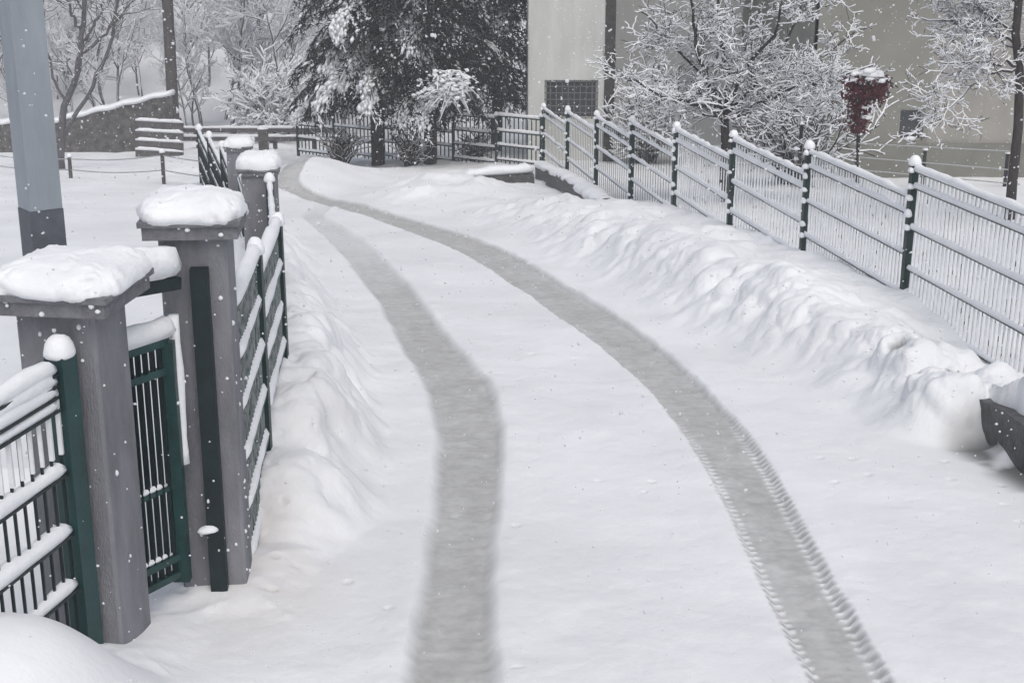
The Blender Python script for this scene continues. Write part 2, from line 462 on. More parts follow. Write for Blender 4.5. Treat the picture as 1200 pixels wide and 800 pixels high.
def ground_height(x, Y):
    """height above the sloping plane, and the masks of slush, soil and brown stain"""
    h = 0.018 * fbm(x * 0.8, Y * 0.8, 3, 4) + 0.009 * fbm(x * 4, Y * 4, 8, 3) + 0.0016 * fbm(x * 22, Y * 22, 12, 3)
    near = (Y > 2) & (Y < 45)
    # right bank of ploughed snow between lane and fence
    xe = edge_r(Y); xf = np.minimum(wall_x(Y) + 0.75, fence_x(Y))
    u = (x - xe) / np.maximum(xf - xe, 0.5)
    Hb = np.interp(Y, [7.98, 8.36, 8.95, 11.5, 14, 17.5, 20.5, 22.5, 25.5, 30], [0.0, 0.34, 0.50, 0.58, 0.56, 0.50, 0.38, 0.12, 0.10, 0.12])
    wob = 0.10 * fbm(x * 1.3, Y * 1.3, 30, 3)
    prof = sstep(0.0, 1.0, (u + wob) / np.interp(Y, [8.0, 9.6], [0.36, 0.66]))
    lump = 0.10 * fbm(x * 1.2, Y * 1.2, 50, 3, 0.45)
    on = np.clip(prof * 1.6, 0, 1) * sstep(1.7, 0.75, u)
    bank = Hb * prof
    Hf = np.interp(Y, [7.5, 10.2, 10.9, 11.9, 14, 17.5, 21, 26, 30], [-0.10, -0.06, 0.10, 0.36, 0.41, 0.38, 0.30, 0.18, 0.12])
    wf = fence_x(Y)
    back = sstep(0.25, 0.95, (x - xe) / np.maximum(wf - xe, 0.5))
    bank = bank * (1 - back) + np.minimum(Hf, bank) * back
    beyond = sstep(0, 0.5, x - wf)
    bank = bank * (1 - beyond) + beyond * np.minimum(Hf, 0.22)
    # rough, broken end of the bank
    q = G(1105, 488)
    rough = np.exp(-(((x - q[0] - 0.05) / 0.62) ** 2 + ((Y - q[1] - 0.15) / 0.85) ** 2) ** 1.5)
    h = h + np.where(near, bank + lump * on * np.clip(Hb / 0.3, 0, 1), 0)
    amp = np.where(near, on * np.clip(Hb / 0.3, 0, 1) * (1 - 0.30 * back) * (0.75 + 0.85 * rough), 0)
    soil = np.zeros_like(h)
    # flat strip in front of the low wall where the bank stops
    gap = sstep(8.30, 8.06, Y) * sstep(-0.55, -0.15, x - wall_x(Y)) * (x < wall_x(Y) + 0.02)
    h = h * (1 - gap) - 0.02 * gap
    soil = np.maximum(soil, gap * sstep(-0.35, -0.08, x - wall_x(Y)) * sstep(-0.25, 0.1, fbm(x * 3, Y * 3, 70, 3) + 0.1) * 0.9)
    plat = sstep(0.045, 0.11, x - wall_x(Y) + 0.03 * fbm(x * 5, Y * 5, 73, 2)) * (Y < 10.5) * (Y > 1)
    h = np.where(plat > 0, np.maximum(h, (0.365 - 0.42 * sstep(0.15, 1.0, (x - wall_x(Y)) / np.maximum(fence_x(Y) - wall_x(Y), 0.3))) * plat * sstep(1.0, 3.5, Y) + 0.03 * fbm(x * 3, Y * 3, 71, 3)), h)
    # mounds
    def mound(px, py, rx, ry, hh, pw=1.0):
        c = G(px, py)
        e = ((x - c[0]) / rx) ** 2 + ((Y - c[1]) / ry) ** 2
        return hh * np.exp(-e ** pw)
    h = h + mound(515, 231, 1.15, 1.7, 0.32, 1.4) * (1 + 0.5 * fbm(x * 2, Y * 2, 81, 3))
    h = h + mound(362, 217, 0.85, 1.8, 0.50, 1.1) + mound(425, 211, 0.9, 1.5, 0.12)
    # left bank
    xl = edge_l(Y); fx = fl_x(Y)
    ul = (xl - x) / np.maximum(xl - fx, 0.3)
    Hl = np.interp(Y, [5.75, 6.15, 6.7, 7.6, 9, 12, 16, 25, 32], [0.0, 0.06, 0.34, 0.56, 0.58, 0.46, 0.32, 0.22, 0.15])
    pl = sstep(0.0, 0.72, ul + 0.14 * fbm(x * 1.8, Y * 1.8, 90, 3))
    lob = 0.11 * fbm(x * 1.6, Y * 1.6, 95, 3)
    h = h + np.where(near, Hl * pl + lob * pl * np.clip(Hl / 0.3, 0, 1) * (1 - sstep(1.0, 1.5, ul)), 0)
    amp = np.maximum(amp, np.where(near, 0.62 * np.clip(pl * 1.5, 0, 1) * np.clip(Hl / 0.3, 0, 1) * (1 - sstep(0.9, 1.1, ul)), 0))
    h = np.where((ul > 1.15) & near & (Y > 6), np.minimum(h, np.maximum(0.30, h - (ul - 1.15) * 1.2)), h)
    # heap in the near corner before the fence
    c = G(20, 800)
    h = h + 0.50 * np.exp(-(((x + 1.72) / 0.46) ** 2 + ((Y - 4.15) / 0.55) ** 2) ** 1.3)
    for cc in (c1, c2):
        rr_ = np.maximum(np.abs(x - cc[0]), np.abs(Y - cc[1]))
        h = h + 0.05 * sstep(0.42, 0.16, rr_ + 0.07 * fbm(x * 5, Y * 5, 97, 3))
    h = h + mound(1192, 530, 0.13, 0.20, 0.13)
    # wheel ruts
    rn = 0.009 * fbm(Y * 1.7, x * 0 + 2.0, 101, 3)
    def rut(l, r, Y, soft, seed, teeth):
        a, b = l(Y) + rn, r(Y) + rn
        slope = np.abs(np.gradient(l(np.linspace(3, 40, 400)), np.linspace(3, 40, 400)))
        sl_ = np.interp(Y, np.linspace(3, 40, 400), slope)
        s_ = soft * np.sqrt(1 + sl_ ** 2)
        wdt = (b - a)
        n = s_ * (0.6 * fbm(x * 9, Y * 9, seed, 3) if teeth else 0.35 * fbm(x * 2.2, Y * 2.2, seed, 3))
        m = sstep(-s_, s_, x - a + n) * sstep(-s_, s_, b - x + n)
        m0 = m
        if teeth:
            ph = (Y + 0.35 * (x - a) * np.sign(x - (a + b) / 2)) / 0.075
            tw = sstep(0.25, 0.75, np.abs(((ph + 0.4 * fbm(Y * 3, x * 3, seed + 5, 2)) % 1.0) - 0.5) * 2)
            lat = np.minimum(x - a, b - x) / wdt
            zone = sstep(0.19, 0.11, lat) * sstep(9.5, 7.6, Y) * sstep(-0.25, 0.0, lat)
            m2 = sstep(-0.02, 0.10, x - a + 0.02) * sstep(-0.02, 0.10, b - x + 0.02)
            m = m * (1 - zone) + zone * (np.clip(0.52 + (tw - 0.4) * 0.7 + (tw - 0.35) * (0.55 + 0.9 * fbm(x * 5, Y * 5, seed + 11, 2)) + 0.2, 0, 1)) * np.maximum(m, sstep(-0.035, -0.01, x - a) * sstep(-0.035, -0.01, b - x))
        k = sstep(33, 29, Y) * sstep(1.0, 2.5, Y)
        return m * k, m0 * k
    m1 = rut(lt_l, lt_r, Y, 0.045, 110, False)[0] * sstep(24.5, 21.5, Y)
    m2, m20 = rut(rt_l, rt_r, Y, 0.022, 120, True)
    mm = np.maximum(m1, m2)
    h = h - 0.032 * np.maximum(m1, m20) - 0.010 * mm
    # snow squeezed up beside the ruts, tread marks inside
    for l, r, m in ((lt_l, lt_r, m1), (rt_l, rt_r, m2)):
        dd = np.maximum(l(Y) - x, x - r(Y))
        h = h + 0.009 * np.exp(-((dd - 0.08) / 0.07) ** 2) * sstep(30, 20, Y) * (Y > 2) * (0.7 + 0.6 * fbm(x * 5, Y * 5, 131, 3))
    h = h + 0.0015 * mm * np.sin(Y / 0.05 * 2 * math.pi / 2.2) * sstep(9, 6, Y) * sstep(0.0, 0.3, fbm(x * 2, Y * 2, 133, 2) + 0.1)
    cl_ = x - np.where(m1 > m2, lt_l(Y), rt_l(Y))
    slush = mm * (0.95 + 0.16 * fbm(x * 3, Y * 3, 140, 3) + 0.10 * fbm(cl_ * 10, Y * 0.5, 142, 2) + 0.14 * fbm(x * 30, Y * 30, 144, 3))
    slush = slush * np.where(m1 > m2, 0.45 + 0.55 * sstep(19, 12.5, Y), 1.0)
    # scattered clods and pocks on the packed lane
    k1, _ = cells(x * 2.6, Y * 2.6, 150)
    pock = sstep(0.09, 0.03, k1) * (fbm(x * 0.9, Y * 0.9, 152, 2) > 0.3) * near
    h = h - 0.012 * pock
    slush = np.clip(np.maximum(slush, 0.35 * pock), 0, 1)
    # brown stain by the second pier
    b1, b2, b3 = G(312, 640), G(320, 690), G(400, 560)
    brown = 0.55 * np.exp(-(((x - b1[0]) / 0.12) ** 2 + ((Y - b1[1]) / 0.35) ** 2)) + 0.25 * np.exp(-(((x - b2[0]) / 0.3) ** 2 + ((Y - b2[1]) / 0.5) ** 2)) \
        + 0.12 * np.exp(-(((x - b3[0]) / 0.35) ** 2 + ((Y - b3[1]) / 0.6) ** 2))
    brown = np.clip(brown * (0.8 + 0.8 * fbm(x * 6, Y * 6, 160, 3)), 0, 0.7)
    # far side of the valley
    hill = 0.36 * np.maximum(0, Y - 44 + 5 * fbm(x * 0.05, Y * 0.05, 170, 2)) + 0.25 * np.clip(-x - 14, 0, 40) * sstep(20, 44, Y)
    h = h + hill * (1 + 0.12 * fbm(x * 0.12, Y * 0.12, 172, 3)) + sstep(36, 50, Y) * 0.3 * fbm(x * 0.4, Y * 0.4, 174, 3)
    amp = amp * (1 - np.clip(mm * 2, 0, 1))
    return h, slush, soil, brown, amp
def gh(x, Y):
    a = ground_height(np.array([float(x)]), np.array([float(Y)]))[0][0]
    return gz(Y) + a

def build_ground():
    s = np.concatenate([-np.geomspace(2.3, 0.62, 30)[:-1], np.linspace(-0.60, 0.60, 860), np.geomspace(0.62, 2.3, 30)[1:]])
    Ys = np.concatenate([np.linspace(-30, 3.4, 30)[:-1], np.geomspace(3.4, 13.5, 560)[:-1], np.geomspace(13.5, 46, 330)[:-1], np.geomspace(46, 132, 60)])
    ns, ny = len(s), len(Ys)
    YY, SS = np.meshgrid(Ys, s, indexing='ij')
    X = SS * np.maximum(YY, 4.0)
    h, slush, soil, brown, amp = ground_height(X, YY)
    V = np.stack([X, YY, gz(YY) + h], -1)
    # lumps of shovelled snow grow out along the bank's own surface
    du = np.gradient(V, axis=1); dv = np.gradient(V, axis=0)
    Nn = np.cross(du, dv); Nn /= np.linalg.norm(Nn, axis=2)[:, :, None] + 1e-12
    sel = amp > 0.01
    P, N0, A = V[sel], Nn[sel], amp[sel]
    W = P + 0.10 * np.stack([fbm3(P, 3.1, 300 + k, 2) for k in range(3)], 1)
    d = 0.12 * fbm3(P, 1.9, 310, 3) + 0.105 * (cell3(W, 2.6, 320) - 0.55) + 0.075 * (cell3(W, 5.5, 330) - 0.5) * np.clip(0.6 + 1.2 * fbm3(P, 1.1, 340, 2), 0, 1) \
        + 0.020 * fbm3(P, 11, 350, 3) + 0.022 * (cell3(W, 14, 360) - 0.5) * np.clip(0.2 + 2.0 * fbm3(P, 2.0, 345, 2), 0, 1)
    so_ = soil[sel]
    pits = [(1042, 377, .12), (1054, 408, .12), (1026, 405, .09), (1127, 413, .08)]
    px_, py_ = proj((P[:, 0], P[:, 1], P[:, 2]))
    brk = fbm3(W, 6.0, 372, 3)
    for px, py, r in pits:
        k = np.argmin((px_ - px) ** 2 + (py_ - py) ** 2 + 4e3 * (P[:, 1] > 13))
        e = np.exp(-((((P - P[k]) * [1, 1, 1.3]) ** 2).sum(1) / r ** 2))
        e = sstep(0.38, 0.9, e * (0.98 + 1.3 * brk))
        d = d - 0.06 * e
        so_ = np.maximum(so_, 0.85 * sstep(0.3, 1.0, e))
    soil[sel] = so_
    V[sel] = P + N0 * (A * d)[:, None]
    # smooth normals of the whole sheet, kept when it is cut into its named surfaces
    du = np.gradient(V, axis=1); dv = np.gradient(V, axis=0)
    Nn = np.cross(du, dv); Nn /= np.linalg.norm(Nn, axis=2)[:, :, None] + 1e-12
    yc = (YY[:-1, :-1] + YY[1:, 1:]) / 2
    xc = (X[:-1, :-1] + X[1:, 1:]) / 2
    kind = np.zeros(yc.shape, int)                                   # 0 ground
    lane = (xc > edge_l(yc)) & (xc < edge_r(yc)) & (yc > 1) & (yc < 32)
    lane |= (yc <= 4.5) & (xc > -1.2) & (xc < 2.9)
    kind[lane] = 1
    kind[(xc >= edge_r(yc)) & (xc < fence_x(yc)) & (yc > 7.2) & (yc < 29) & ~lane] = 2
    kind[(xc <= edge_l(yc)) & (xc > fl_x(yc)) & (yc > 5.6) & (yc < 20) & ~lane] = 2
    kind[yc > 44] = 3
    i = np.arange(ny - 1)[:, None] * ns
    j = np.arange(ns - 1)[None, :]
    Q = np.stack([i + j, i + j + 1, i + ns + j + 1, i + ns + j], -1)
    Vf, Nf = V.reshape(-1, 3), Nn.reshape(-1, 3)
    for k, nm in enumerate(('ground', 'road', 'snow_bank', 'hillside')):
        q = Q[kind == k]
        ids, inv = np.unique(q, return_inverse=True)
        q2 = inv.reshape(-1, 4)
        b = MB(); b.add(Vf[ids], q2)
        o = b.build(nm, M['ground'], smooth=True)
        for an, arr in (('slush', slush), ('soil', soil), ('brown', brown)):
            a = o.data.attributes.new(an, 'FLOAT', 'POINT')
            a.data.foreach_set('value', arr.reshape(-1)[ids].astype(np.float32))
        o.data.normals_split_custom_set_from_vertices(Nf[ids].astype(np.float32).tolist())
        tag(o, {'ground': 'snow covered ground of the yards and gardens', 'road': 'packed snow lane with two grey wheel ruts',
                'snow_bank': 'shovelled snow heaped up beside the lane', 'hillside': 'snowy wooded slope behind the gardens'}[nm], nm.replace('_', ' '), kind='structure')
build_ground()

# ------------------------------------------------------------------ low wall under the right bank
def low_wall():
    ys = np.linspace(2.5, 27.5, 60)
    t = thing('low_wall', (wall_x(8.3), 8.3, gz(8.3)), 'low dark wet concrete wall half buried by the snow bank on the right of the lane', 'wall')
    b = MB()
    V, Q = [], []
    for k, y in enumerate(ys):
        x = wall_x(y)
        n = 0.02 * math.sin(y * 7.3) + 0.02 * math.sin(y * 3.1)
        hh = 0.262 + 0.10 * float(sstep(20, 25, np.array([y]))[0])
        for dx, z in ((n, -0.3), (n, hh), (0.22, hh), (0.22, -0.3)):
            V.append((x + dx, y, gz(y) + z))
        if k:
            o = (k - 1) * 4
            for e in range(3):
                Q.append((o + e, o + e + 1, o + 5 + e, o + 4 + e))
    n = len(V)
    Q += [(0, 3, 2, 1), (n - 4, n - 3, n - 2, n - 1)]
    b.add(V, Q)
    b.build('wall', M['kerb'], t)
    s = MB()
    for k in range(len(ys) - 1):
        y0, y1 = ys[k], ys[k + 1]
        if y0 < 20.5: continue
        hh = 0.262 + 0.10 * float(sstep(20, 25, np.array([y0]))[0])
        hh1 = 0.262 + 0.10 * float(sstep(20, 25, np.array([y1]))[0])
        yy = np.linspace(y0, y1 + 0.05, 8)
        P = np.stack([wall_x(yy) + 0.12 + 0.05 * fbm(yy * 2.3, yy * 0, 7, 3), yy, gz(yy) + np.interp(yy, [y0, y1], [hh, hh1]) + 0.015], 1)
        s.tube(P, 0.150 + 0.09 * fbm(yy * 2.6, yy * 0 + 3, 9, 3), 12, 0.5, False)
    s.build('snow_cover', M['snow'], t, smooth=True)
low_wall()

# kerb slab below the green fence at the far end
def far_kerb():
    a, b_ = G(543, 224), G(624, 222)
    t = thing('garden_kerb', (a + b_) / 2, 'low grey concrete kerb poking out of the snow below the green fence', 'kerb')
    b = MB(); b.bar(a + np.array([0, 0, 0.10]), b_ + np.array([0, 0, 0.16]), 0.25, 0.3); b.build('kerb_stone', M['kerb'], t)
    s = MB(); s.ridge(a + np.array([0, 0.06, 0.24]), b_ + np.array([0, 0.06, 0.30]), 0.42, 0.2, 4, 0.12); s.build('snow_cover', M['snow'], t, smooth=True)
far_kerb()

# ------------------------------------------------------------------ welded mesh fences
RAILS = [0.0, 0.14, 0.46, 0.79, 1.10]
def wire_panel(parent, a, b, ztop, H, wm, spacing=0.09, snow=(0.055, 0.06), seed=0, frost=True, rails=RAILS, wr=0.009, fz=9.0):
    """level panel of vertical wires between two posts: folds at the rails carry snow"""
    a, b = np.array(a, float), np.array(b, float)
    d = b - a; d[2] = 0
    L = np.linalg.norm(d); d /= L
    nrm = np.array([d[1], -d[0], 0])
    k = int(L / spacing)
    w_, fr, sn = MB(), MB(), MB()
    rr = random.Random(seed)
    zb = ztop - H
    for i in range(k + 1):
        p = a + d * (0.02 + (L - 0.04) * i / k)
        w_.bar((p[0], p[1], zb), (p[0], p[1], ztop + 0.03), wr, wr)
        if frost:
            # snow stuck to the wire, in patches
            z = max(zb + 0.02, ztop - fz)
            while z < ztop:
                l = rr.uniform(0.10, 0.34)
                q = p + nrm * 0.004
                z2 = min(z + l, ztop)
                s_ = rr.uniform(0.011, 0.017)
                fr.bar((q[0], q[1], z), (q[0] + rr.uniform(-.002, .002), q[1], z2), s_, s_)
                z = z2 + (rr.uniform(0.0, 0.05) if rr.random() < 0.2 else 0)
    for j, rz in enumerate(rails):
        z = ztop - rz
        pa, pb = a + d * 0.01, b - d * 0.01
        for sgn in (-1, 1):
            w_.bar((*(pa + nrm * 0.014 * sgn)[:2], z), (*(pb + nrm * 0.014 * sgn)[:2], z), wr, wr)
        sn.ridge((*pa[:2], z), (*pb[:2], z), snow[0] * (1.15 if j == 0 else 1), snow[1] * (1.15 if j == 0 else 1), seed * 7 + j, 0.05)
    o = w_.build('wire_panel', wm, parent)
    sn.build('snow_ridge', M['snow'], o, smooth=True)
    if frost: fr.build('frost', M['frost'], o)
    return o
def mesh_post(parent, p, z0, z1, pm, w=0.06, ball=0.06, rz=0.0, seed=0):
    b = MB(); b.box((p[0], p[1], (z0 + z1) / 2), w / 2, w / 2, (z1 - z0) / 2, rz)
    o = b.build('post', pm, parent)
    s = MB(); s.pillow((p[0], p[1], z1 + 0.004), ball, ball, ball * 1.35, rz, 0.9, 0.95, 16, 10, 0.12, seed, 0.3)
    s.build('snow_cap', M['snow'], o, smooth=True)
    return o

def right_fence():
    base = fence_pt(-0.6)
    t = thing('mesh_fence', base, 'long green welded mesh fence with snow lined rails stepping down along the bank', 'fence', None)
    pts = [fence_pt(k) for k in range(-2, 8)]
    ang = math.atan2(f7[1] - f0[1], f7[0] - f0[0])
    for k, p in enumerate(pts):
        po = mesh_post(t, p, p[2] - 0.3, p[2] + 1.47, M['green'], 0.065, 0.056, ang, k + 3)
        lu = MB(); rr = random.Random(k)
        for rz in (0.0, 0.14, 0.5, 0.86, 1.22):
            for z in (p[2] + 1.41 - rz, p[2] + 1.17 - rz):
                if rr.random() < 0.15 or z < p[2] + 0.1: continue
                lu.pillow((p[0] - 0.034, p[1] - 0.03 + rr.uniform(-.01, .01), z), 0.03 * rr.uniform(.8, 1.3), 0.042, 0.05 * rr.uniform(.7, 1.2), ang + 1.57, 0.9, 0.9, 12, 8, 0.2, k, 0.3)
        lu.build('stuck_snow', M['snow'], po, smooth=True)['kind'] = 'stuff'
        if k:
            # panel between post k-1 (near) and k (far), level, hung from the far post's height
            wire_panel(t, pts[k - 1], p, p[2] + 1.41, 1.36, M['green'], 0.07 if k < 4 else (0.1 if k < 6 else 0.14), (0.06, 0.066) if k < 4 else (0.066, 0.074), 40 + k, k < 6, [0.0, 0.14, 0.5, 0.86, 1.22], 0.006)
right_fence()

def cross_fence():
    a = f7.copy(); a = G(634, 200); b_ = G(350, 186)
    n = 6
    pts = [a + (b_ - a) * k / n for k in range(n + 1)]
    t = thing('mesh_fence', pts[0], 'green mesh fence with four snowy rails running behind the conifers', 'fence')
    for k, p in enumerate(pts):
        p[2] = gz(p[1])
        mesh_post(t, p, p[2] - 0.3, p[2] + 1.2, M['green'], 0.07, 0.06, 0, k + 60)
        if k:
            q = pts[k - 1]
            z = max(p[2], q[2]) + 1.12
            wire_panel(t, q, p, z, 1.05, M['green'], 0.11, (0.085, 0.095), 70 + k, False, [0.0, 0.34, 0.66, 0.98], 0.026)
cross_fence()

# ------------------------------------------------------------------ gate piers
def pier(c, a, w, h, cap_w, cap_h, snow_h, label, seed, group='rendered gate piers with snow caps'):
    t = thing('gate_pier', c, label, 'pier', group)
    rz = -a
    z0 = c[2]
    b = MB()
    # shaft with slightly softened arrises
    e = 0.012
    ring = [(-1, -1), (1, -1), (1, 1), (-1, 1)]
    prof = []
    for sx, sy in ring:
        if sx * sy > 0:
            prof += [(sx * w / 2, sy * (w / 2 - e)), (sx * (w / 2 - e), sy * w / 2)]
        else:
            prof += [(sx * (w / 2 - e), sy * w / 2), (sx * w / 2, sy * (w / 2 - e))]
    ca, sa = math.cos(rz), math.sin(rz)
    # order prof by angle
    prof.sort(key=lambda p: math.atan2(p[1], p[0]))
    n = len(prof)
    V = []
    for z in (z0 - 0.4, z0 + h):
        for x, y in prof:
            V.append((c[0] + x * ca - y * sa, c[1] + x * sa + y * ca, z))
    Q = [(k, (k + 1) % n, n + (k + 1) % n, n + k) for k in range(n)]
    V.append((c[0], c[1], z0 + h))
    T = [(2 * n, n + k, n + (k + 1) % n) for k in range(n)]
    b.add(V, Q, T)
    b.build('shaft', M['pier'], t)
    k = MB()
    k.box((c[0], c[1], z0 + h + cap_h * 0.35 + 0.002), cap_w / 2 - 0.015, cap_w / 2 - 0.015, cap_h * 0.35, rz)
    k.box((c[0], c[1], z0 + h + cap_h * 0.85 + 0.004), cap_w / 2, cap_w / 2, cap_h * 0.15, rz)
    co = k.build('cap_stone', M['cap'], t)
    s = MB()
    s.pillow((c[0], c[1], z0 + h + cap_h + 0.012), cap_w / 2 + 0.006, cap_w / 2 + 0.006, snow_h, rz, 0.7, 0.42, 110, 36, 0.14, seed, 0.45)
    s.build('snow_cap', M['snow'], co, smooth=True)
    # flecks of snow stuck to the render and along the cap's edge
    rr = random.Random(seed + 50)
    fl = MB()
    rx, ry = np.array([ca, sa, 0]), np.array([-sa, ca, 0])
    for k in range(46):
        nrm, tan = [(rx, ry), (-ry, rx), (-rx, ry)][rr.choice((0, 0, 1, 1, 1, 2))]
        zz = rr.uniform(0.02, h * 0.98) if rr.random() < 0.88 else h + rr.uniform(0.0, cap_h)
        off = w / 2 if zz < h else cap_w / 2 - 0.01
        pz = np.array([c[0], c[1], z0 + zz]) + nrm * off + tan * rr.uniform(-off, off) * 0.92
        r = rr.uniform(0.003, 0.010) if zz < h else rr.uniform(0.005, 0.012)
        fl.pillow(pz, r, r, r * rr.uniform(0.8, 1.6), rr.uniform(0, 3), 1, 1, 7, 5, 0.3, k, 0.8)
    fl.build('snow_flecks', M['snow'], t, smooth=True)['kind'] = 'stuff'
    return t
def top_h(c, py):
    """height above c's foot at which a vertical through c is seen at row py"""
    lo, hi = 0.0, 3.0
    for _ in range(40):
        m = (lo + hi) / 2
        if proj((c[0], c[1], c[2] + m))[1] > py: lo = m
        else: hi = m
    return lo
for c in (c1, c2, P3, P4): c[2] = gz(c[1])
front1 = c1 - d1 * 0.2; front1[2] = gz(front1[1])
front2 = c2 - d2 * 0.2; front2[2] = gz(front2[1])
h1 = top_h(front1, 364); h2 = top_h(front2, 277)
pier(c1, A1, PW, h1, 0.475, 0.075, 0.095, 'nearest grey gate pier, thick snow cushion on its cap, beside the snow heap', 1)
pt2 = pier(c2, A2, PW2, h2, 0.41, 0.075, 0.088, 'grey gate pier with a dark green post on its face, between gate and fence', 2)
pier(P3, A2, 0.30, top_h(P3, 203), 0.38, 0.06, 0.13, 'small grey pier with a round snow cushion where the near fence ends', 3)
pier(P4, A2, 0.27, top_h(P4, 176), 0.34, 0.06, 0.10, 'farthest grey pier with a flat snow cap, beside the dark green fence panel', 4)
# dark post fixed to the face of the second pier
b = MB()
fc = c2 - d2 * (PW2 / 2 + 0.03) + r2 * 0.025
b.box((fc[0], fc[1], c2[2] + (h2 - 0.12) / 2 - 0.05), 0.036, 0.028, (h2 - 0.12) / 2 + 0.05, -A2)
b.build('gate_post', M['teal_dark'], pt2)
b = MB()
lc = fc - d2 * 0.03 - r2 * 0.03 + np.array([0, 0, 0.36])
b.pillow(lc, 0.045, 0.03, 0.022, -A2 + 0.3, 0.9, 0.9, 14, 8, 0.2, 5, 0.5)
b.build('snow_lump', M['snow'], pt2, smooth=True)

# ------------------------------------------------------------------ little gate between the piers
def small_gate():
    a = c1 + d1 * (PW / 2 + 0.02) + r1 * 0.03
    e = c2 - d2 * (PW2 / 2 + 0.06) - r2 * 0.09
    a = np.array([a[0], a[1], gz(a[1])]); e = np.array([e[0], e[1], gz(e[1])])
    d = e - a; d[2] = 0
    L = np.linalg.norm(d); d /= L
    t = thing('garden_gate', (a + e) / 2, 'narrow teal metal gate of upright bars with snow along its top rail', 'gate')
    z0 = a[2]
    H = 1.17
    fr, br, sn = MB(), MB(), MB()
    fr.bar(a + d * 0.02 + [0, 0, 0.1], a + d * 0.02 + [0, 0, H], 0.04, 0.04)
    fr.bar(a + d * (L - 0.05) + [0, 0, 0.1], a + d * (L - 0.05) + [0, 0, H], 0.07, 0.05)
    for z in (0.14, 0.22, H - 0.12, H):
        fr.bar(a + d * 0.02 + [0, 0, z], a + d * (L - 0.05) + [0, 0, z], 0.035, 0.03)
    n = 8
    for k in range(1, n):
        p = a + d * (0.02 + (L - 0.07) * k / n)
        br.bar(p + [0, 0, 0.14], p + [0, 0, H - 0.01], 0.02, 0.02)
    sn.ridge(a + d * 0.0 + [0, 0, H + 0.01], a + d * (L - 0.0) + [0, 0, H + 0.01], 0.095, 0.14, 3, 0.04)
    sn.ridge(a + d * 0.02 + [0, 0, 0.235], a + d * (L - 0.1) + [0, 0, 0.235], 0.035, 0.035, 4, 0.04)
    sn.ridge(a + d * 0.1 + [0, 0, 0.55], a + d * (L - 0.1) + [0, 0, 0.55], 0.028, 0.03, 6, 0.04)
    fr.bar(a + d * 0.02 + [0, 0, 0.54], a + d * (L - 0.05) + [0, 0, 0.54], 0.02, 0.02)
    o = fr.build('gate_frame', M['teal'], t)
    br.build('bars', M['teal_dark'], t)
    sn.build('snow_ridge', M['snow'], o, smooth=True)
    # snow packed upright between the gate and the pier
    s = MB()
    zz = np.linspace(0.62, H + 0.1, 12)
    P = np.stack([np.full(12, 1.0)[:, None] * (a + d * (L + 0.005))], 0)[0] + np.stack([zz * 0, zz * 0, zz], 1)
    s.tube(P, 0.026 + 0.008 * fbm(zz * 6, zz * 0, 3, 2), 7)
    s.build('snow_strip', M['snow'], t, smooth=True)
    # higher rail of the closing bar behind it, under snow
    k = MB()
    off = r1 * 0.03
    k.bar(a + off + [0, 0, H + 0.27], e + off + [0, 0, H + 0.27], 0.05, 0.05)
    kb = k.build('lintel_bar', M['teal_dark'], t)
    s = MB(); s.ridge(a + off + [0, 0, H + 0.29], e + off + [0, 0, H + 0.29], 0.11, 0.15, 8, 0.04)
    s.build('snow_ridge', M['snow'], kb, smooth=True)
small_gate()

# ------------------------------------------------------------------ mesh fences of the left side
def near_left_fence():
    q = c1 - d1 * (PW / 2 + 0.05) + r1 * 0.045
    dirn = np.array([math.sin(math.radians(13)), math.cos(math.radians(13)), 0])
    a = q - dirn * 2.4
    q[2] = gz(q[1]); a[2] = gz(a[1])
    t = thing('mesh_fence', (q[0], q[1], q[2]), 'near mesh fence panel thick with frost, ending at a teal post before the first pier', 'fence')
    z = q[2] + top_h(q, 432)
    mesh_post(t, q - dirn * 0.02, q[2] - 0.2, z + 0.06, M['teal'], 0.08, 0.056, -0.4, 31)
    mesh_post(t, a, a[2] - 0.2, z + 0.06, M['teal'], 0.085, 0.05, -0.4, 32)
    wire_panel(t, a, q - dirn * 0.06, z, 1.12, M['teal_dark'], 0.065, (0.058, 0.070), 33, True, [0.0, 0.04, 0.08, 0.13, 0.38, 0.62, 0.84], 0.010, 0.30)
near_left_fence()

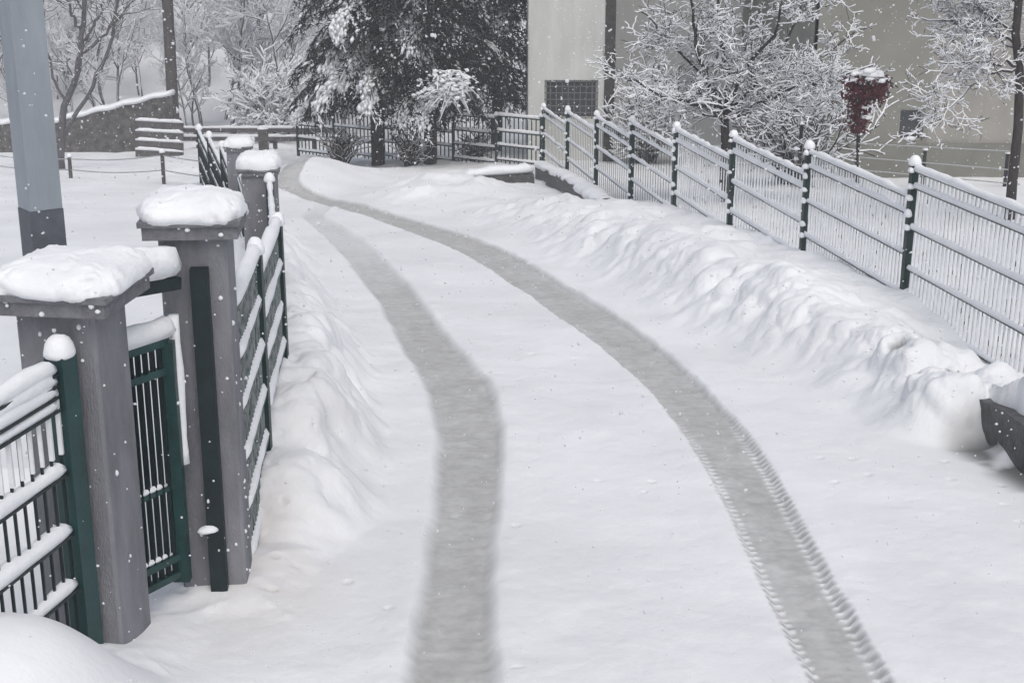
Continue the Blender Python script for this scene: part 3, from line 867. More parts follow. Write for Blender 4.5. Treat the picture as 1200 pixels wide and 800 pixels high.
def lane_fence():
    a = fl_a.copy(); a[2] = gz(a[1])
    b_ = fl_b.copy()
    t = thing('mesh_fence', (a + b_) / 2, 'mesh fence panel with five heavy snow rails just beyond the second gate pier', 'fence')
    m = a + (b_ - a) * 0.44; m[2] = gz(m[1])
    za = a[2] + top_h(a, 335)
    for p, q, zt, sd in ((a, m, m[2] + 1.36, 80), (m, b_, b_[2] + 1.36, 81)):
        wire_panel(t, p, q, zt, 1.3, M['frosted'], 0.06, (0.075, 0.085), sd, False, [0.0, 0.24, 0.48, 0.72, 0.96, 1.2], 0.016)
    mesh_post(t, m, m[2] - 0.2, m[2] + 1.38, M['green'], 0.06, 0.05, 0, 83)
    mesh_post(t, b_, b_[2] - 0.2, b_[2] + 1.38, M['green'], 0.06, 0.05, 0, 84)
    # next stretch bends away to the third pier
    p3 = P3 + r2 * 0.1 - d2 * 0.18; p3[2] = gz(p3[1])
    t2 = thing('mesh_fence', (b_ + p3) / 2, 'dark green mesh fence seen edge on, running up to the small round capped pier', 'fence')
    s0 = b_ + (p3 - b_) * 0.03
    wire_panel(t2, s0, p3, p3[2] + 1.25, 1.2, M['green'], 0.075, (0.05, 0.06), 85, True, RAILS, 0.024)
    mesh_post(t2, p3, p3[2] - 0.2, p3[2] + 1.3, M['green'], 0.06, 0.05, 0, 86)
    # beyond the third and fourth piers
    a5, b5 = P3 + d2 * 0.2 - r2 * 0.05, P4 - d2 * 0.2
    t3 = thing('mesh_fence', (a5 + b5) / 2, 'short dark mesh fence between the two small far piers', 'fence')
    wire_panel(t3, a5, b5, gz(b5[1]) + 1.12, 1.1, M['green'], 0.08, (0.05, 0.06), 87, False, RAILS, 0.02)
    t4 = thing('mesh_fence', (P4 + F5) / 2, 'dark green fence panel climbing away beyond the farthest pier', 'fence')
    n = 3
    pts = [P4 + np.array([-0.12, 0.25, 0])] + [P4 + (F5 - P4) * k / n for k in (1, 2, 3)]
    for k, p in enumerate(pts):
        p[2] = gz(p[1])
        mesh_post(t4, p, p[2] - 0.2, p[2] + 1.2, M['teal_dark'], 0.07, 0.06, 0, 88 + k)
        if k: wire_panel(t4, pts[k - 1], p, p[2] + 1.14, 1.1, M['teal_dark'], 0.08, (0.06, 0.07), 92 + k, False, RAILS, 0.03)
lane_fence()

# ------------------------------------------------------------------ utility pole, timber pole, posts
def utility_pole():
    y = 7.6
    foot = at(53, 300, y)
    x = foot[0]
    z0 = gz(y) + 0.1
    t = thing('utility_pole', (x, y, z0), 'square grey steel pole with a dark painted foot behind the nearest pier', 'pole')
    zb = at(50, 243, y)[2]
    b = MB()
    wd = 0.18
    b.box((x, y, (zb + z0 + 7.5) / 2), wd / 2, wd / 2, (z0 + 7.5 - zb) / 2, math.radians(38))
    b.build('shaft', M['polem'], t)
    b = MB()
    b.box((x, y, (zb - 0.002 + z0 - 0.4) / 2), wd / 2 + 0.003, wd / 2 + 0.003, (zb - 0.002 - z0 + 0.4) / 2, math.radians(38))
    b.build('painted_foot', M['poleband'], t)
utility_pole()
def timber_pole():
    p = G(201, 172)
    y = p[1]
    lo, hi = at(203, 140, y), at(187, -160, y)
    d = (hi - lo) / np.linalg.norm(hi - lo)
    t = thing('timber_pole', p, 'leaning dark timber pole rising beside the stone garden wall', 'pole')
    b = MB()
    P = np.array([p + d * s for s in np.linspace(-0.5, 9, 9)])
    P[:, 0] += lo[0] - p[0]
    b.tube(P, np.linspace(0.17, 0.13, 9), 10)
    b.build('shaft', M['timber'], t, smooth=True)
    s = MB(); s.pillow(at(198, 131, y - 0.2), 0.28, 0.2, 0.18, 0, 0.8, 0.8, 20, 8, 0.15, 3, 0.3)
    s.build('snow_lump', M['snow'], t, smooth=True)
timber_pole()

def yard_wire_fence():
    a, b_ = G(84, 222), G(193, 231)
    t = thing('wire_fence', (a + b_) / 2, 'thin wire fence on two slim posts across the snowy yard', 'fence')
    d = b_ - a
    pts = [a - d, a, b_, b_ + d * 0.9]
    tops = [0.62, 0.62, 0.80, 0.75]
    for p, h in zip(pts, tops):
        m = MB(); m.bar((p[0], p[1], gz(p[1]) - 0.2), (p[0] + 0.01, p[1], gz(p[1]) + h), 0.055, 0.055)
        o = m.build('post', M['timber'], t)
        s = MB(); s.pillow((p[0] + .01, p[1], gz(p[1]) + h), 0.055, 0.055, 0.07, 0, 0.9, 0.9, 12, 8, 0.1, 4, 0.3); s.build('snow_cap', M['snow'], o, smooth=True)
    for f in (0.25, 0.6, 0.93):
        m = MB()
        for k in range(3):
            p, q = pts[k], pts[k + 1]
            tt = np.linspace(0, 1, 8)
            P = p + (q - p) * tt[:, None]
            P[:, 2] = gz(P[:, 1]) + (tops[k] + (tops[k + 1] - tops[k]) * tt) * f - 0.05 * np.sin(tt * math.pi)
            m.tube(P, 0.010, 4)
        m.build('wire', M['wire'], t)
yard_wire_fence()

# ------------------------------------------------------------------ garden wall and slat fence, far left
def stone_wall():
    Y = 35.0
    a, b_ = at(-160, 190, Y), at(206, 186, Y)
    t = thing('stone_wall', ((a[0] + b_[0]) / 2, Y, gz(Y)), 'dark stone garden wall with a line of snow on its sloping top', 'wall')
    n = 60
    m, s = MB(), MB()
    xs = np.linspace(a[0], b_[0], n)
    V = []
    tops = []
    for x in xs:
        px = proj((x, Y, gz(Y)))[0]
        zt = at(px, 141 - (px - 80) * 0.235 if px > 60 else 146 - px * 0.03, Y)[2] + 0.02 * math.sin(x * 9)
        tops.append(zt)
        for dy, z in ((0.02 * math.sin(x * 13), gz(Y) - 1.2), (0.02 * math.sin(x * 11), zt), (0.4, zt), (0.4, gz(Y) - 1.2)):
            V.append((x, Y + dy, z))
    Q = []
    for k in range(n - 1):
        o = k * 4
        for e in range(3): Q.append((o + e, o + 4 + e, o + 5 + e, o + e + 1))
    Q += [(0, 1, 2, 3), (4 * n - 4, 4 * n - 1, 4 * n - 2, 4 * n - 3)]
    m.add(V, Q)
    m.build('wall', M['stone'], t)
    P = np.stack([xs, np.full(n, Y + 0.18), np.array(tops) + 0.05], 1)
    s.tube(P, 0.25 + 0.03 * fbm(xs * 2, xs * 0, 5, 3), 10, 0.30)
    s.build('snow_cover', M['snow'], t, smooth=True)
stone_wall()
def slat_fence():
    Y = 33.6
    a, b_ = at(160, 186, Y), at(214, 186, Y)
    t = thing('slat_fence', ((a[0] + b_[0]) / 2, Y, gz(Y)), 'short dark slatted timber fence with snow on every slat, before the stone wall', 'fence')
    for px in (163, 212):
        p = at(px, 186, Y)
        m = MB(); m.bar((p[0], Y + 0.06, p[2] - 0.8), (p[0], Y + 0.06, at(px, 139, Y)[2]), 0.1, 0.1); m.build('post', M['timber'], t)
    for y0 in (146, 158, 169, 180):
        p, q = at(159, y0 + 0, Y), at(215, y0 + 3, Y)
        m = MB(); m.bar(p, q, 0.04, 0.17); o = m.build('slat', M['slat'], t)
        s = MB(); s.ridge(p + [0, 0, 0.085], q + [0, 0, 0.085], 0.10, 0.11, y0, 0.1); s.build('snow_ridge', M['snow'], o, smooth=True)
slat_fence()
def rail_fence():
    Y = 36.5
    t = thing('rail_fence', (*at(300, 185, Y)[:2], gz(Y)), 'low weathered rail fence half lost in the falling snow at the bend', 'fence')
    for px in (232, 275, 322, 368, 400):
        p = at(px, 172, Y)
        m = MB(); m.bar((p[0], Y + 0.07, gz(Y) - 0.3), (p[0], Y + 0.07, at(px, 149, Y)[2]), 0.1, 0.1); m.build('post', M['timber'], t)
    for y0 in (153, 163):
        p, q = at(200, y0, Y), at(405, y0, Y)
        m = MB(); m.bar(p, q, 0.04, 0.10); o = m.build('rail', M['slat'], t)
        s = MB(); s.ridge(p + [0, 0, 0.05], q + [0, 0, 0.05], 0.09, 0.09, y0, 0.12); s.build('snow_ridge', M['snow'], o, smooth=True)
rail_fence()
def stone_pillar():
    p = G(310, 190)
    t = thing('stone_pillar', p, 'slim dark stone pillar across the bend, bare of snow at its sides', 'pillar')
    h = top_h(p, 151)
    m = MB(); m.box((p[0], p[1], p[2] + h / 2 - 0.2), 0.12, 0.12, h / 2 + 0.2, 0.2); m.build('shaft', M['stone'], t)
    s = MB(); s.pillow((p[0], p[1], p[2] + h), 0.13, 0.13, 0.05, 0.2, 0.7, 0.5, 16, 8, 0.1, 3, 0.2); s.build('snow_cap', M['snow'], t, smooth=True)
stone_pillar()

# ------------------------------------------------------------------ houses
def wall_box(m, x0, x1, y0, y1, z0, z1):
    m.box(((x0 + x1) / 2, (y0 + y1) / 2, (z0 + z1) / 2), (x1 - x0) / 2, (y1 - y0) / 2, (z1 - z0) / 2)
def facade(m, x0, x1, y, z0, z1, holes, depth=0.3):
    """front wall with real openings, built of butted blocks"""
    xs = sorted({x0, x1, *[h[0] for h in holes], *[h[1] for h in holes]})
    zs = sorted({z0, z1, *[h[2] for h in holes], *[h[3] for h in holes]})
    nx, nz = len(xs), len(zs)
    solid = lambda i, j: 0 <= i < nx - 1 and 0 <= j < nz - 1 and not any(h[0] < (xs[i] + xs[i + 1]) / 2 < h[1] and h[2] < (zs[j] + zs[j + 1]) / 2 < h[3] for h in holes)
    for i in range(nx - 1):
        for j in range(nz - 1):
            if not solid(i, j): continue
            a, b_, c, d = xs[i], xs[i + 1], zs[j], zs[j + 1]
            m.add([(a, y, c), (b_, y, c), (b_, y, d), (a, y, d)], [(0, 1, 2, 3)])
            if not solid(i - 1, j): m.add([(a, y, c), (a, y, d), (a, y + depth, d), (a, y + depth, c)], [(0, 1, 2, 3)])
            if not solid(i + 1, j): m.add([(b_, y, c), (b_, y + depth, c), (b_, y + depth, d), (b_, y, d)], [(0, 1, 2, 3)])
            if not solid(i, j - 1): m.add([(a, y, c), (a, y + depth, c), (b_, y + depth, c), (b_, y, c)], [(0, 1, 2, 3)])
            if not solid(i, j + 1): m.add([(a, y, d), (b_, y, d), (b_, y + depth, d), (a, y + depth, d)], [(0, 1, 2, 3)])
def window(t, x0, x1, y, z0, z1, grid=(0, 0), fm='wframe', name='window', label=None, fw=0.05):
    f = MB()
    yc = y + 0.12
    f.bar((x0, yc, z0 + fw / 2), (x1, yc, z0 + fw / 2), 0.06, fw); f.bar((x0, yc, z1 - fw / 2), (x1, yc, z1 - fw / 2), 0.06, fw)
    f.box((x0 + fw / 2, yc, (z0 + z1) / 2), fw / 2, 0.03, (z1 - z0) / 2 - fw); f.box((x1 - fw / 2, yc, (z0 + z1) / 2), fw / 2, 0.03, (z1 - z0) / 2 - fw)
    o = f.build(name, M[fm], t)
    g = MB(); g.box(((x0 + x1) / 2, yc + 0.02, (z0 + z1) / 2), (x1 - x0) / 2 - fw, 0.006, (z1 - z0) / 2 - fw); g.build('pane', M['glass'], o)
    if grid[0]:
        k = MB()
        for i in range(1, grid[0]):
            x = x0 + (x1 - x0) * i / grid[0]; k.box((x, y + 0.04, (z0 + z1) / 2), 0.010, 0.010, (z1 - z0) / 2)
        for j in range(1, grid[1]):
            z = z0 + (z1 - z0) * j / grid[1]; k.box(((x0 + x1) / 2, y + 0.062, z), (x1 - x0) / 2, 0.010, 0.010)
        k.build('grille', M['grille'], o)
    return o
def cream_house():
    Y = 32.3
    z0 = gz(Y) - 0.6; z1 = 3.4
    x0, x1 = at(619, 100, Y)[0], at(708, 100, Y)[0]
    t = thing('house', ((x0 + x1) / 2, Y, gz(Y)), 'narrow cream rendered house front with a grilled window, between the conifers and the frosted tree', 'house')
    wx0, wx1 = at(638, 110, Y)[0], at(701, 110, Y)[0]
    wz1, wz0 = at(650, 94, Y)[2], at(650, 140, Y)[2]
    m = MB()
    facade(m, x0, x1, Y, z0, z1, [(wx0, wx1, wz0, wz1)])
    m.add([(x0, Y, z0), (x0, Y, z1), (x0, Y + 7, z1), (x0, Y + 7, z0)], [(0, 1, 2, 3)])
    m.add([(x1, Y, z0), (x1, Y + 7, z0), (x1, Y + 7, z1), (x1, Y, z1)], [(0, 1, 2, 3)])
    m.add([(x0, Y + 7, z0), (x0, Y + 7, z1), (x1, Y + 7, z1), (x1, Y + 7, z0)], [(0, 1, 2, 3)])
    m.build('wall', M['cream'], t)
    window(t, wx0, wx1, Y, wz0, wz1, (9, 6))
    k = MB(); xb = at(720, 100, Y)[0]
    k.box(((x1 + xb) / 2 + 0.002, Y + 0.12, (z0 + z1) / 2), (xb - x1) / 2, 0.16, (z1 - z0) / 2)
    k.build('corner_pier', M['brick'], t)
    r = MB(); r.add([(x0 - .4, Y - .5, z1), (xb + .3, Y - .5, z1), (xb + .3, Y + 7.4, z1), (x0 - .4, Y + 7.4, z1), ((x0 + x1) / 2, Y - .5, z1 + 1.5), ((x0 + x1) / 2, Y + 7.4, z1 + 1.5)],
                  [(0, 4, 5, 3), (1, 2, 5, 4), (0, 3, 2, 1)], [(0, 1, 4), (2, 3, 5)])
    r.build('roof', M['roof'], t)
cream_house()
def olive_house():
    Y = 27.0
    z0 = gz(Y) - 0.6; z1 = 3.8
    x0, xm, x1 = at(955, 100, Y)[0], at(1092, 100, Y)[0], at(1420, 100, Y)[0]
    t = thing('house', (xm, Y, gz(Y)), 'olive grey rendered house with a small dark window behind the red shrub', 'house')
    wx0, wx1 = at(1054, 140, Y)[0], at(1083, 140, Y)[0]
    wz1, wz0 = at(1070, 128, Y)[2], at(1070, 165, Y)[2]
    m = MB()
    facade(m, x0, xm, Y, z0, z1, [(wx0, wx1, wz0, wz1)])
    m.add([(x0, Y, z0), (x0, Y, z1), (x0, Y + 9, z1), (x0, Y + 9, z0)], [(0, 1, 2, 3)])
    m.build('wall', M['olive'], t)
    m = MB()
    m.add([(xm, Y + 0.004, z0), (x1, Y + 0.004, z0), (x1, Y + 0.004, z1), (xm, Y + 0.004, z1)], [(0, 1, 2, 3)])
    m.add([(x1, Y + 0.004, z0), (x1, Y + 9, z0), (x1, Y + 9, z1), (x1, Y + 0.004, z1)], [(0, 1, 2, 3)])
    m.build('side_wall', M['olive2'], t)
    o = window(t, wx0, wx1, Y, wz0, wz1, (0, 0), 'wframe', fw=0.035)
    s = MB(); s.pillow(((wx0 + wx1) / 2, Y + 0.03, wz0 + 0.02), 0.12, 0.05, 0.07, 0, 0.9, 0.9, 14, 8, 0.2, 3, 0.3); s.build('snow_lump', M['snow'], o, smooth=True)
    k = MB(); zp = at(1000, 168, Y)[2]
    k.box(((x0 + x1) / 2, Y - 0.04, (z0 + zp) / 2), (x1 - x0) / 2 + 0.03, 0.038, (zp - z0) / 2); k.build('plinth', M['plinth'], t)
    r = MB(); r.add([(x0 - .4, Y - .5, z1), (x1 + .3, Y - .5, z1), (x1 + .3, Y + 9.4, z1), (x0 - .4, Y + 9.4, z1), (x0 - .4, Y + 4.5, z1 + 2.2), (x1 + .3, Y + 4.5, z1 + 2.2)],
                  [(0, 1, 5, 4), (2, 3, 4, 5), (0, 3, 2, 1)], [(0, 4, 3), (1, 2, 5)])
    r.build('roof', M['roof'], t)
olive_house()
def back_house():
    Y = 39.0
    z0 = gz(Y) - 1.0; z1 = 3.2
    x0, x1 = at(715, 100, Y)[0], at(1010, 100, Y)[0]
    t = thing('house', ((x0 + x1) / 2, Y, gz(Y)), 'pale grey brown house front seen through the branches of the frosted tree', 'house')
    m = MB(); wall_box(m, x0, x1, Y, Y + 8, z0, z1); m.build('wall', M['pale'], t)
    r = MB(); r.add([(x0 - .4, Y - .5, z1), (x1 + .3, Y - .5, z1), (x1 + .3, Y + 8.4, z1), (x0 - .4, Y + 8.4, z1), (x0 - .4, Y + 4, z1 + 2.2), (x1 + .3, Y + 4, z1 + 2.2)],
                  [(0, 1, 5, 4), (2, 3, 4, 5), (0, 3, 2, 1)], [(0, 4, 3), (1, 2, 5)])
    r.build('roof', M['roof'], t)
back_house()

# ------------------------------------------------------------------ trees
def grow(rr, start, d, L, r, lev, out, maxlev, spread=0.8, up=0.15, kids=(5, 6, 5), wig=0.18, shrink=0.55):
    n = max(4, int(5 + 3 * (maxlev - lev)))
    P = [np.array(start, float)]
    d = np.array(d, float) / np.linalg.norm(d)
    for k in range(n):
        d = d + np.array([rr.gauss(0, wig), rr.gauss(0, wig), rr.gauss(0, wig * 0.7) + up * (0.5 if lev else 1.0)])
        d /= np.linalg.norm(d)
        P.append(P[-1] + d * L / n)
    P = np.array(P)
    R = np.linspace(r, r * 0.45, n + 1)
    out.append((P, R, lev))
    if lev < maxlev:
        for k in range(kids[min(lev, len(kids) - 1)]):
            t = rr.uniform(0.25, 1.0)
            i = min(int(t * n), n - 1)
            p = P[i] + (P[i + 1] - P[i]) * (t * n - i)
            dd = P[i + 1] - P[i]; dd /= np.linalg.norm(dd)
            v = np.array([rr.gauss(0, 1), rr.gauss(0, 1), rr.gauss(0, 0.6)])
            v -= dd * v.dot(dd); v /= np.linalg.norm(v) + 1e-6
            nd = dd * (1 - spread * 0.5) + v * spread
            grow(rr, p, nd, L * shrink * rr.uniform(0.7, 1.2), max(R[i] * 0.55, 0.004), lev + 1, out, maxlev, spread, up, kids, wig, shrink)
def tree_parts(t, branches, bm, snow=1.0, minr=0.009, trunk_lev=0, seed=0, cover=0.85, sm='snow'):
    """trunk (thick wood), crown (twigs) and the snow lying on them"""
    rr = random.Random(seed)
    tr, cr, sn = MB(), MB(), MB()
    for P, R, lev in branches:
        R = np.maximum(R, minr)
        (tr if lev <= trunk_lev else cr).tube(P, R, 7 if lev <= trunk_lev else 4)
        if rr.random() < cover:
            d = np.gradient(P, axis=0); d /= np.linalg.norm(d, axis=1)[:, None] + 1e-9
            flatn = np.sqrt(np.clip(1 - d[:, 2] ** 2, 0, 1))
            rs = (R * 0.6 + 0.0085 * snow) * (0.2 + 0.8 * flatn)
            Q = P.copy(); Q[:, 2] += R * 0.55 + rs * 0.35
            side = rr.uniform(-0.4, 0.4)
            Q[:, 0] += R * side
            k = np.array([rr.uniform(0.75, 1.2) for _ in range(len(P))])
            sn.tube(Q, rs * k, 5, 0.9)
    if tr.n: tr.build('trunk', M[bm], t, smooth=True)
    c = cr.build('crown', M[bm], t)
    sn.build('snow_cover', M[sm], c)

def frosted_tree():
    rr = random.Random(21)
    foot = G(850, 238); foot[1] = 21.5; foot[0] = at(851, 200, 21.5)[0]; foot[2] = gz(21.5)
    t = thing('frosted_tree', foot, 'wide bare tree with every twig thick with snow, in front of the pale house', 'tree')
    out = []
    Y = 21.5
    base = foot + np.array([0, 0, 0.1])
    fork = at(849, 142, Y)
    P = np.linspace(base, fork, 6); P[1:-1, 0] += np.array([0.02, -0.03, 0.02, 0.01])
    out.append((P, np.linspace(0.085, 0.065, 6), 0))
    mains = [((826, 100), (806, 40), (800, -20), .04), ((862, 90), (905, 30), (900, -40), .035), ((880, 118), (930, 95), (1000, 70), .03), ((815, 118), (770, 105), (728, 80), .03),
             ((850, 80), (842, 20), (845, -50), .035), ((885, 100), (925, 50), (955, -5), .032), ((820, 130), (785, 118), (745, 112), .022), ((875, 130), (930, 120), (985, 108), .022),
             ((835, 95), (780, 45), (745, 10), .03), ((890, 120), (950, 85), (1005, 35), .026)]
    for a, b_, c, r in mains:
        dy = rr.uniform(-1.4, 1.4)
        K = np.array([fork, at(a[0], a[1], Y) + [0, dy * 0.3, 0], at(b_[0], b_[1], Y) + [0, dy * 0.7, 0], at(c[0], c[1], Y) + [0, dy, 0]])
        tt = np.linspace(0, 3, 14)
        P = np.stack([np.interp(tt, range(4), K[:, k]) for k in range(3)], 1)
        P[1:] += np.array([[rr.gauss(0, 0.025) for _ in range(3)] for _ in range(13)])
        R = np.linspace(r, r * 0.4, 14)
        out.append((P, R, 0))
        for k in range(16):
            i = rr.randint(2, 12)
            dd = P[i + 1] - P[i]; dd /= np.linalg.norm(dd)
            v = np.array([rr.gauss(0, 1), rr.gauss(0, 1), rr.gauss(0.1, 0.7)])
            grow(rr, P[i], dd * 0.6 + v * 0.5, rr.uniform(0.35, 0.9), max(R[i] * 0.42, 0.006), 1, out, 3, 0.75, 0.05, (0, 6, 5), 0.26, 0.5)
    tree_parts(t, out, 'bark', 0.85, 0.0045, 0, 3, 0.85)
frosted_tree()

def right_tree():
    rr = random.Random(8)
    Y = 19.0
    foot = np.array([at(1183, 260, Y)[0], Y, gz(Y)])
    t = thing('frosted_tree', foot, 'dark slim trunk with snowy branches reaching left across the olive house', 'tree')
    out = []
    K = [foot + [0, 0, 0], at(1186, 215, Y), at(1193, 150, Y), at(1195, 90, Y), at(1190, 40, Y), at(1197, -30, Y), at(1205, -120, Y)]
    out.append((np.array(K), np.linspace(0.075, 0.045, 7), 0))
    for pts, r in [([(1192, 78), (1150, 72), (1090, 68)], .022), ([(1192, 80), (1155, 82), (1110, 110), (1075, 128)], .02), ([(1190, 52), (1160, 32), (1120, 25), (1085, 22)], .022),
                   ([(1190, 40), (1150, 5), (1100, -8)], .022), ([(1194, 5), (1140, -25), (1090, -30)], .02), ([(1192, 60), (1220, 30), (1260, 10)], .022), ([(1192, 60), (1170, 38), (1150, 30)], .016)]:
        dy = rr.uniform(-0.9, 0.9)
        K = np.array([at(a, b_, Y) for a, b_ in pts])
        n = len(K)
        K[:, 1] += np.linspace(0, dy, n)
        tt = np.linspace(0, n - 1, 12)
        P = np.stack([np.interp(tt, range(n), K[:, k]) for k in range(3)], 1)
        P[1:] += np.array([[rr.gauss(0, 0.018) for _ in range(3)] for _ in range(11)])
        R = np.linspace(r, r * 0.35, 12)
        out.append((P, R, 0))
        for k in range(20):
            i = rr.randint(2, 10)
            dd = P[i + 1] - P[i]; dd /= np.linalg.norm(dd)
            v = np.array([rr.gauss(0, 1), rr.gauss(0, 1), rr.gauss(0.1, 0.8)])
            grow(rr, P[i], dd * 0.7 + v * 0.45, rr.uniform(0.25, 0.65), max(R[i] * 0.5, 0.005), 1, out, 3, 0.75, 0.05, (0, 5, 4), 0.26, 0.5)
    tree_parts(t, out, 'bark', 0.75, 0.004, 0, 5, 0.85)
right_tree()

def left_tree():
    rr = random.Random(12)
    Y = 29.0
    foot = np.array([at(74, 172, Y)[0], Y, gz(Y)])
    t = thing('bare_tree', foot, 'dark bare forked tree standing before the stone wall, left of the timber pole', 'tree')
    out = []
    lim = [([(73, 205), (72, 160), (76, 125), (88, 95), (94, 60), (98, 20), (101, -60)], .115, .06), ([(70, 172), (80, 150), (100, 115), (120, 80), (133, 45), (140, 10), (146, -50)], .07, .035),
           ([(92, 66), (108, 54), (126, 38), (150, 10), (170, -25)], .055, .025), ([(96, 40), (86, 10), (80, -40)], .05, .025), ([(94, 55), (110, 25), (120, -30)], .045, .02), ([(78, 120), (62, 90), (52, 40), (50, -30)], .045, .02)]
    for pts, ra, rb in lim:
        K = np.array([at(a, b_, Y) for a, b_ in pts])
        n = len(K)
        K[:, 1] += np.linspace(0, rr.uniform(-0.6, 0.6), n)
        tt = np.linspace(0, n - 1, 16)
        P = np.stack([np.interp(tt, range(n), K[:, k]) for k in range(3)], 1)
        P[1:] += np.array([[rr.gauss(0, 0.02) for _ in range(3)] for _ in range(15)])
        R = np.linspace(ra, rb, 16)
        R = R * 0.72
        out.append((P, R, 0))
        for k in range(9):
            i = rr.randint(6, 14)
            dd = P[i + 1] - P[i]; dd /= np.linalg.norm(dd)
            v = np.array([rr.gauss(0, 1), rr.gauss(0, 1), rr.gauss(0.1, 0.6)])
            grow(rr, P[i], dd * 0.7 + v * 0.5, rr.uniform(0.4, 1.1), max(R[i] * 0.4, 0.01), 1, out, 2, 0.8, 0.08, (0, 4, 3), 0.2, 0.55)
    tree_parts(t, out, 'barkfar', 0.5, 0.008, 0, 5, 0.55)
left_tree()

def shrub(name, foot, H, W, label, seed, n=40, bm='barkfar', snow=1.4, sm='snow', lv=2):
    rr = random.Random(seed)
    t = thing(name, foot, label, 'shrub' if 'shrub' in name else 'tree')
    out = []
    for k in range(n):
        a = rr.uniform(0, 2 * math.pi); s = rr.uniform(0, 1) ** 0.6
        d = np.array([math.cos(a) * s * W, math.sin(a) * s * W, H * rr.uniform(0.6, 1.0)])
        grow(rr, np.array(foot) + [rr.gauss(0, W * 0.1), rr.gauss(0, W * 0.1), 0], d, np.linalg.norm(d), 0.03, 0, out, lv, 0.7, 0.02, (6, 4), 0.12, 0.42)
    tree_parts(t, out, bm, snow, 0.01, -1, seed, 0.95, sm)
p = G(302, 176); shrub('snowy_shrub', (p[0], p[1] + 1.5, gz(p[1] + 1.5)), 2.0, 0.75, 'plume shaped pale shrub buried in snow behind the far piers', 4, 60, snow=2.6)
p = G(345, 172); shrub('snowy_shrub', (p[0], p[1] + 3.0, gz(p[1] + 3.0)), 1.8, 0.9, 'loose frosted shrub left of the conifers', 6, 36, snow=1.8)
p = G(760, 205); shrub('snowy_shrub', (p[0] + .1, p[1] + 2.0, gz(p[1] + 2.0)), 1.7, 1.0, 'low frosted shrub behind the mesh fence beside the cream house', 9, 30, snow=1.6)
p = G(925, 235); shrub('snowy_shrub', (p[0] + .3, p[1] + 1.0, gz(p[1] + 1.0)), 2.0, 1.1, 'twiggy frosted shrub behind the wide bare tree', 10, 34, 'bark', 1.3)

